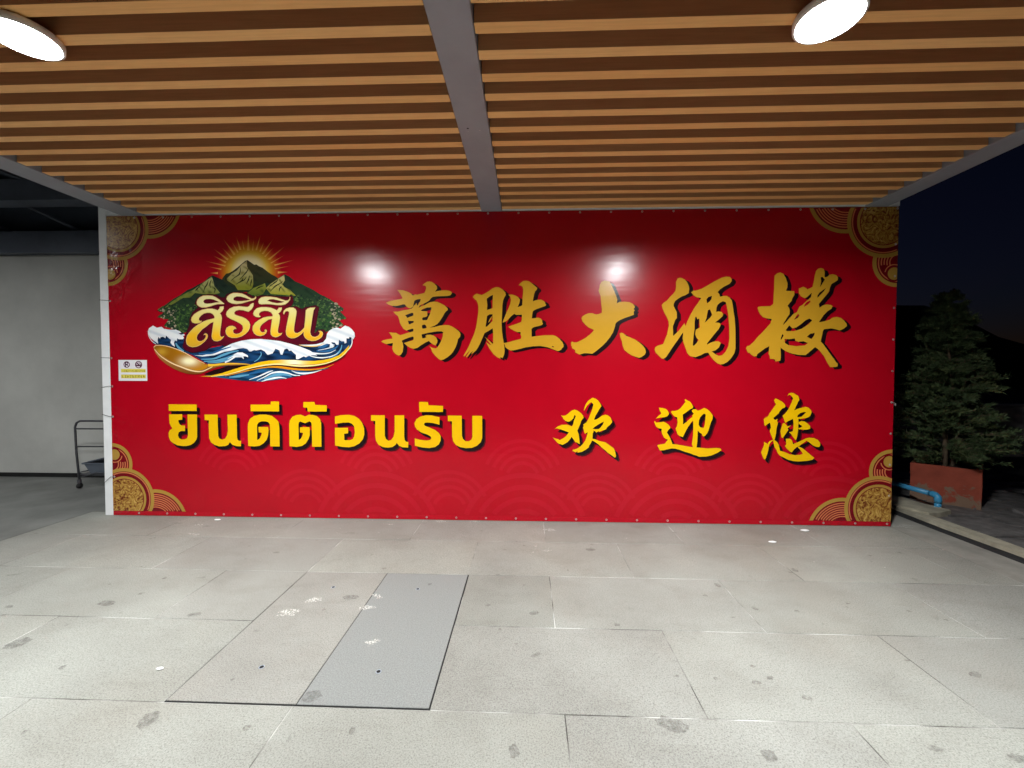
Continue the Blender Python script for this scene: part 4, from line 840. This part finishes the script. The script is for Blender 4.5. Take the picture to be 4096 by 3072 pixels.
for z, dz in ((2.205, .006), (1.622, .002), (1.332, -.012), (1.022, .022), (.402, -.07)):
    obj('tie_cord', tube(bmesh.new(), [(XL + .02, -.014, z - .002), (XL - .01, -.017, z), (-4.349, -.014, z + dz), (-4.354, .02, z + dz)], .0022, 6), M['rope'], bn)
obj('tie_cord', tube(bmesh.new(), [(XR - .022, -.014, 1.2), (XR + .01, -.016, 1.19), (3.53, -.006, 1.17), (3.545, .02, 1.18), (3.538, .05, 1.15)], .004, 6), M['eyelet'], bn)

# --- A4 notice stuck on the banner
sg = empty('prohibition_notice', (-4.016, -.0104, 1.493), 'white notice with two prohibition symbols and yellow text strips stuck on the banner', 'notice')
obj('sheet', B(-4.166, -3.866, -.0122, -.0104, 1.388, 1.600), M['sticker'], sg)
def flat(name, build, parent=sg):
    bm = bmesh.new(); build(bm); return obj(name, bm, M['print'], parent)
PU = lin(112, 62, 84); YE = lin(232, 216, 96); OL = lin(120, 104, 16)
def pict(cx, cz, r, kind):
    y = -.0128
    def b(bm):
        arc(bm, cx, cz, r, .0085, 0, 2 * math.pi, y, PU, 36)
        ribbon(bm, [(cx - r * .7, cz + r * .7), (cx + r * .7, cz - r * .7)], [.008] * 3, y - .0003, PU, 2)
        if kind == 'P':
            ribbon(bm, [(cx - .012, cz + .026), (cx - .012, cz - .026)], [.010] * 3, y - .0005, lin(70, 34, 60), 2)
            ribbon(bm, [(cx - .012, cz + .022), (cx + .004, cz + .022), (cx + .013, cz + .010), (cx + .004, cz - .002), (cx - .012, cz - .002)], [.009] * 3, y - .0007, lin(70, 34, 60), 4)
        else:
            for dz, w_ in ((.006, .008), (-.010, .013)): ribbon(bm, [(cx - .030, cz + dz), (cx + .028, cz + dz)], [w_] * 3, y - .0005, lin(88, 40, 66), 2)
            ribbon(bm, [(cx - .012, cz + .018), (cx + .02, cz + .020)], [.006] * 3, y - .0006, lin(150, 110, 130), 2)
            for dx in (-.028, .026): ribbon(bm, [(cx + dx, cz + .002), (cx + dx, cz - .022)], [.006] * 3, y - .0007, lin(88, 40, 66), 2)
    flat('pictogram', b)
pict(-4.078, 1.554, .029, 'P'); pict(-3.953, 1.553, .033, 'bed')
def strip(z0, z1, n, thai):
    flat('text_strip', lambda bm: fill(bm, [[(-4.140, z0), (-3.880, z0), (-3.880, z1), (-4.140, z1)]], -.0126, YE))
    def b(bm):
        lr = random.Random(n); wd = .25 / n; y = -.0130
        for k in range(n):
            x = -4.135 + wd * (k + .5); h = (z1 - z0) * (.26 if thai else .36); zc = (z0 + z1) / 2 - (.004 if thai else 0)
            for q in range(2 if thai else 4):
                if lr.random() < .5: ribbon(bm, [(x - wd * .36, zc + lr.uniform(-h, h)), (x + wd * .36, zc + lr.uniform(-h, h))], [.003] * 3, y - .00003 * q, OL, 2)
                else:
                    xx = x + lr.uniform(-.3, .3) * wd; ribbon(bm, [(xx, zc - h), (xx + lr.uniform(-.002, .002), zc + h)], [.003] * 3, y - .00003 * q, OL, 2)
    flat('text_line', b)
strip(1.474, 1.510, 18, True); strip(1.414, 1.452, 9, False)

# ---------------------------------------------------------------- canopy with slatted ceiling
cp = empty('canopy', (-.33, -3.2, 3.05), 'brown slatted canopy ceiling between grey steel beams over the forecourt', 'canopy')
BE = ((-4.092, -3.853), (-.447, -.247), (3.196, 3.405))
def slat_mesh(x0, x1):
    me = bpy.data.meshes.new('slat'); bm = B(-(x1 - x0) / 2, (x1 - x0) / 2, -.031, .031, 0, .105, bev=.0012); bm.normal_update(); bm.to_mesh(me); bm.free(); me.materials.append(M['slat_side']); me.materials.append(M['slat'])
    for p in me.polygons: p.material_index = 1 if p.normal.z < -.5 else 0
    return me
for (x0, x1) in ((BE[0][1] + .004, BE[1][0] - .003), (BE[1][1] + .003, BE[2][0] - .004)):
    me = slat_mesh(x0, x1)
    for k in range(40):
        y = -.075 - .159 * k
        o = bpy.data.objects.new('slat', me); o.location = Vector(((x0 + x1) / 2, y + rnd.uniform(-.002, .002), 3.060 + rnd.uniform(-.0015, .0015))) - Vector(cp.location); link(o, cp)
    obj('rear_batten', B(x0, x1, -.028, -.012, 3.066, 3.12), M['white_paint'], cp)
for x0, x1 in BE:
    bm = B(x0, x1, -6.5, -.011, 3.053, 3.30, bev=.004); o = obj('steel_beam', bm, M['steel'], cp)
for x, y, s in ((-.385, -1.385, .007), (-.31, -1.36, .004), (-.388, -1.35, .003)):
    bm = bmesh.new(); bmesh.ops.create_circle(bm, cap_ends=True, radius=s, segments=10, matrix=Matrix.Translation((x, y, 3.0522)))
    for f in bm.faces: f.normal_flip()
    obj('screw_hole', bm, M['black'] if s > .005 else M['eyelet'], cp)
obj('deck', B(-4.15, 3.45, -6.55, .10, 3.42, 3.46), M['deck'], cp)
obj('front_fascia', B(-4.15, 3.45, -6.60, -6.551, 3.053, 3.46), M['steel'], cp)
for x in (-3.0, -1.4, .7, 2.2):
    obj('joist', B(x - .02, x + .02, -6.54, -.02, 3.167, 3.23), M['deck'], cp)
for px, py, pz, lab in ((-2.345, -2.20, 0, 'lit round LED light set in the slats above the left bay of the banner'), (1.320, -2.18, 0, 'lit round LED light set in the slats above the right bay of the banner'), (-7.6, -2.2, .82, 'unseen round LED light added under the left bay roof to brighten the back wall')):  # last light is added out of view to lift the back wall
    t = empty('ceiling_light', (px, py, 3.06 + pz), lab, 'ceiling light', 'round ceiling lights')
    bm, rg = lathe(bmesh.new(), [(.126, 3.0585 + pz), (.136, 3.050 + pz), (.136, 3.024 + pz), (.132, 3.020 + pz), (.124, 3.020 + pz), (.119, 3.030 + pz), (.1185, 3.054 + pz)], px, py, 48); obj('rim', bm, M['lamp_rim'], t, True)
    bm = bmesh.new(); bmesh.ops.create_circle(bm, cap_ends=True, radius=.118, segments=48, matrix=Matrix.Translation((px, py, 3.050 + pz)))
    for f in bm.faces:
        f.normal_update()
        if f.normal.z > 0: f.normal_flip()
    obj('diffuser', bm, M['led'], t)
    bm, _ = lathe(bmesh.new(), [(.0, 3.0575 + pz), (.127, 3.0575 + pz)], px, py, 32); obj('back_plate', bm, M['steel'], t)
    if pz: obj('stem', tube(bmesh.new(), [(px, py, 3.058 + pz), (px, py, 4.018)], .012, 10), M['steel'], t)

# ---------------------------------------------------------------- left-hand bay: back wall, dark metal roof, trolley
bw = empty('back_wall', (-8, 1.5, 0), 'pale sheeted wall at the back of the dark bay left of the banner', 'wall')
obj('wall_panel', B(-14, -3.6, 1.47, 1.58, .055, 3.10), M['backwall'], bw)
obj('skirting', B(-14, -3.6, 1.455, 1.575, -.001, .054), M['black'], bw)
rf = empty('side_roof', (-8, -.5, 3.3), 'dark grey metal roof with beams over the bay left of the banner', 'roof')
obj('rear_beam', B(-14, -3.7, 1.36, 1.585, 3.104, 3.40, bev=.004), M['dark_steel'], rf)
obj('cross_beam', B(-14, -4.36, .86, 1.08, 3.60, 3.86, bev=.004), M['dark_steel'], rf)
obj('rear_panel', B(-14, -3.7, 1.59, 1.64, 3.401, 4.019), M['roof'], rf)
for x in (-5.2, -6.2, -7.2): obj('brace', tube(bmesh.new(), [(x, 1.55, 3.42), (x - .9, 1.1, 3.92)], .02, 8), M['dark_steel'], rf, True)
obj('roof_sheet', B(-14, -4.12, -6.5, 1.7, 4.02, 4.06), M['roof'], rf)
for x in (-4.9, -6.3, -7.7, -9.1, -10.5): obj('purlin', B(x - .04, x + .04, -6.4, 1.6, 3.865, 4.015), M['dark_steel'], rf)
obj('edge_beam', B(-4.33, -4.15, -6.4, -.03, 3.20, 3.40), M['dark_steel'], rf)
tr = empty('trolley', (-5.35, 1.0, 0), 'grey tube-frame trolley half hidden behind the left edge of the partition wall', 'trolley')
X0, X1, YA, YB = -5.70, -4.25, .92, 1.28
def hoop(y): return [(X0 + .03, y, .11), (X0, y, .45), (X0 - .01, y, .78), (X0 + .012, y, .835), (X0 + .06, y, .86), (X1 - .06, y, .86), (X1 - .012, y, .835), (X1, y, .78), (X1, y, .11)]
for y in (YA, YB): obj('end_hoop', tube(bmesh.new(), hoop(y), .0125, 10), M['trolley'], tr, True)
for z in (.76, .535):
    for y in (YA,): obj('rail', tube(bmesh.new(), [(X0, y, z), (X1, y, z)], .009, 8), M['trolley'], tr, True)
for z in (.2,):
    for x in (X0 + .02, X1): obj('cross_rail', tube(bmesh.new(), [(x, YA, z), (x, YB, z)], .009, 8), M['trolley'], tr, True)
obj('shelf', B(X0 + .03, X1 - .01, YA + .01, YB - .01, .165, .185), M['trolley'], tr)
for y in (YA, YB): obj('brace', tube(bmesh.new(), [(X0 + .03, y, .14), (X0 + .25, y, .20), (X1, y, .20)], .008, 8), M['trolley'], tr, True)
for x in (X0 + .03, X1):
    for y in (YA, YB):
        c = obj('caster', tube(bmesh.new(), [(x - .011, y, .034), (x + .011, y, .034)], .033, 16), M['rubber'], tr, True)
        obj('caster_fork', B(x - .02, x + .02, y - .012, y + .012, .067, .115), M['trolley'], tr)
bn2 = empty('storage_bin', (-5.2, 1.0, .19), 'grey plastic bin lying on the lower shelf of the trolley', 'bin')
bm = bmesh.new()
lo = [(-5.56, .955), (-4.62, .955), (-4.62, 1.24), (-5.56, 1.24)]; hi = [(-5.64, .945), (-4.60, .945), (-4.60, 1.25), (-5.64, 1.25)]
a = [bm.verts.new((x, y, .187)) for x, y in lo]; b = [bm.verts.new((x, y, .315)) for x, y in hi]
bm.faces.new(a[::-1])
for i in range(4): bm.faces.new((a[i], a[(i + 1) % 4], b[(i + 1) % 4], b[i]))
obj('tub', bm, M['bin'], bn2)
bm = bmesh.new()
for q in ((-5.655, -4.59, .936, .950), (-5.655, -4.59, 1.245, 1.258), (-5.655, -5.635, .951, 1.244), (-4.605, -4.59, .951, 1.244)): box(bm, *q, .302, .322)
obj('lip', bm, M['bin'], bn2)
bm = bmesh.new(); box(bm, 0, .95, -.14, .14, 0, .012); bm.transform(Matrix.Translation((-5.60, 1.10, .326)) @ Matrix.Rotation(R(-13), 4, 'Y')); obj('lid', bm, M['bin'], bn2)

# ---------------------------------------------------------------- right-hand side: pipe, planter with conifer, low wall
pp = empty('water_pipe', (4.47, .55, 0), 'light blue plastic pipe with an elbow standing beside the planter', 'pipe')
ex, ey, ez = 4.478, .545, .150
dr = Vector((-.10, .99, 0)).normalized()
obj('run', tube(bmesh.new(), [Vector((ex, ey, ez)) + dr * s for s in (.05, .5, 1.0, 1.5)], .028, 14), M['pipe'], pp, True)
arcpts = [Vector((ex, ey, ez)) + dr * .075, Vector((ex, ey, ez)) + dr * .045, Vector((ex, ey, ez - .004)) + dr * .018, Vector((ex, ey, ez - .018)), Vector((ex, ey, ez - .045)) - dr * .004, Vector((ex, ey, ez - .08)) - dr * .004]
obj('elbow', tube(bmesh.new(), arcpts, .033, 16), M['pipe'], pp, True)
obj('stub', tube(bmesh.new(), [(ex, ey - .004, ez - .07), (ex, ey - .004, -.03)], .029, 14), M['pipe'], pp, True)
pl = empty('planter_box', (5.03, 1.02, 0), 'worn terracotta red planter box with bare plaster patches', 'planter')
A0, A1 = Vector((4.625, 1.035, 0)), Vector((5.012, .613, 0)); nb = Vector((.737, .676, 0)) * .60
def quadbox(bm, p, q, r, s, z0, z1):
    a = [bm.verts.new((v.x, v.y, z0)) for v in (p, q, r, s)]; b = [bm.verts.new((v.x, v.y, z1)) for v in (p, q, r, s)]
    bm.faces.new(a[::-1]); bm.faces.new(b)
    for i in range(4): bm.faces.new((a[i], a[(i + 1) % 4], b[(i + 1) % 4], b[i]))
P4 = [A0, A1, A1 + nb, A0 + nb]; cen = sum(P4, Vector()) / 4
I4 = [cen + (p - cen) * .84 for p in P4]
for i in range(4):
    bm = bmesh.new(); j = (i + 1) % 4; quadbox(bm, P4[i], P4[j], I4[j], I4[i], -.06, .403)
    bmesh.ops.recalc_face_normals(bm, faces=bm.faces); bmesh.ops.subdivide_edges(bm, edges=bm.edges, cuts=5, use_grid_fill=True)
    for v in bm.verts: v.co += Vector((rnd.uniform(-1, 1), rnd.uniform(-1, 1), rnd.uniform(-1, 1))) * .0025
    obj('side_panel', bm, M['planter'], pl)
bm = bmesh.new(); quadbox(bm, *[cen + (p - cen) * .85 for p in P4], .30, .375); obj('soil', bm, M['soil'], pl)
tx, ty = cen.x, cen.y
tree = empty('potted_conifer', (tx, ty, .37), 'dark feathery conifer shrub growing out of the planter box', 'tree')
tr_ = random.Random(11)
stems = []
def stem(pts, r0, r1):
    rs = [r0 + (r1 - r0) * i / (len(pts) - 1) for i in range(len(pts))]; obj('trunk', tube(bmesh.new(), pts, rs, 8), M['bark'], tree, True); stems.append(pts)
stem([(tx - .02, ty, .34), (tx - .03, ty, .8), (tx + .05, ty - .02, 1.15), (tx + .02, ty, 1.5), (tx - .04, ty, 1.9), (tx - .03, ty, 2.35)], .028, .006)
stem([(tx + .03, ty - .03, .34), (tx + .07, ty - .04, .8), (tx + .09, ty - .05, 1.25), (tx + .22, ty - .04, 1.6), (tx + .24, ty, 1.95)], .02, .005)
bm = bmesh.new(); bb = bmesh.new()
def spray(c, d, ln, n):
    d = d.normalized(); side = d.cross(Vector((0, 0, 1))); side = side.normalized() if side.length > .01 else Vector((1, 0, 0)); upv = side.cross(d)
    tube(bb, [c, c + d * ln * .5 + Vector((0, 0, .01)), c + d * ln], [.004, .003, .0012], 4, False)
    for k in range(n):
        t = tr_.random() ** .8; p = c + d * ln * t
        a = tr_.uniform(0, 2 * math.pi); o = (side * math.cos(a) + upv * math.sin(a) * .7)
        nd = (d * tr_.uniform(.3, 1.0) + o * tr_.uniform(.4, 1.0) + Vector((0, 0, tr_.uniform(-.1, .35)))).normalized()
        l = tr_.uniform(.03, .075); wv = nd.cross(Vector((tr_.uniform(-1, 1), tr_.uniform(-1, 1), tr_.uniform(-1, 1)))).normalized() * tr_.uniform(.0035, .007)
        q = [p, p + nd * l * .5 + wv, p + nd * l, p + nd * l * .5 - wv]
        bm.faces.new([bm.verts.new(v) for v in q])
prof = [(.42, .50), (.55, .62), (.75, .55), (.95, .46), (1.15, .46), (1.35, .46), (1.5, .40), (1.7, .33), (1.9, .30), (2.1, .24), (2.3, .15), (2.42, .06)]
def rad(z):
    for (z0, r0), (z1, r1) in zip(prof, prof[1:]):
        if z <= z1: return r0 + (r1 - r0) * max(0, (z - z0) / (z1 - z0))
    return .05
z = .42
while z < 2.42:
    nbr = 10 if z < 2 else 7
    for k in range(nbr):
        a = tr_.uniform(0, 2 * math.pi); rr = rad(z) * tr_.uniform(.42, 1.1)
        if 1.28 < z < 1.42 and math.cos(a) > .2: rr *= .35
        if 1.66 < z < 1.78 and math.cos(a) > .1: rr *= .5
        c = Vector((tx - .02 + .03 * math.sin(z * 5), ty, z)); d = Vector((math.cos(a), math.sin(a), tr_.uniform(.05, .45)))
        if z < .75: d.z = tr_.uniform(-.12, .4)
        base = c + d * rr * .15
        spray(base, d, rr * .85, int(46 + rr * 120))
        for s in range(2):
            d2 = (d + Vector((tr_.uniform(-.7, .7), tr_.uniform(-.7, .7), tr_.uniform(-.1, .4)))); spray(c + d * rr * tr_.uniform(.35, .7), d2, rr * .42, 34)
    z += .055
obj('crown', bm, M['leaf'], tree); obj('twigs', bb, M['bark'], tree)
# a far wood closes off the horizon behind the low wall
bm = bmesh.new(); lr = random.Random(5); prev = None
for k in range(91):
    a = R(-70 + 150 * k / 90); d = 70 + lr.uniform(-4, 4); x, y = d * math.sin(a), d * math.cos(a)
    h = 7.5 + 2.5 * math.sin(k * .31) + 1.6 * math.sin(k * .83 + 1) + lr.uniform(-.8, .8)
    cur = [bm.verts.new((x * s, y * s, z)) for s, z in ((1.0, ZG), (1.0, h * .55), (1.03, h), (1.12, h * .9), (1.2, ZG))]
    if prev:
        for q in range(4): bm.faces.new((prev[q], cur[q], cur[q + 1], prev[q + 1]))
    prev = cur
obj('far_wood', bm, M['leaf'], kind='stuff')
lw = empty('low_wall', (10, 4.1, 0), 'low plastered boundary wall in the dark behind the planter', 'wall')
obj('wall_body', B(6.9, 22, 4.0, 4.2, ZG, .86, bev=.01), M['lowwall'], lw); obj('coping', B(6.86, 22, 3.96, 4.24, .862, .90, bev=.006), M['lowwall'], lw)
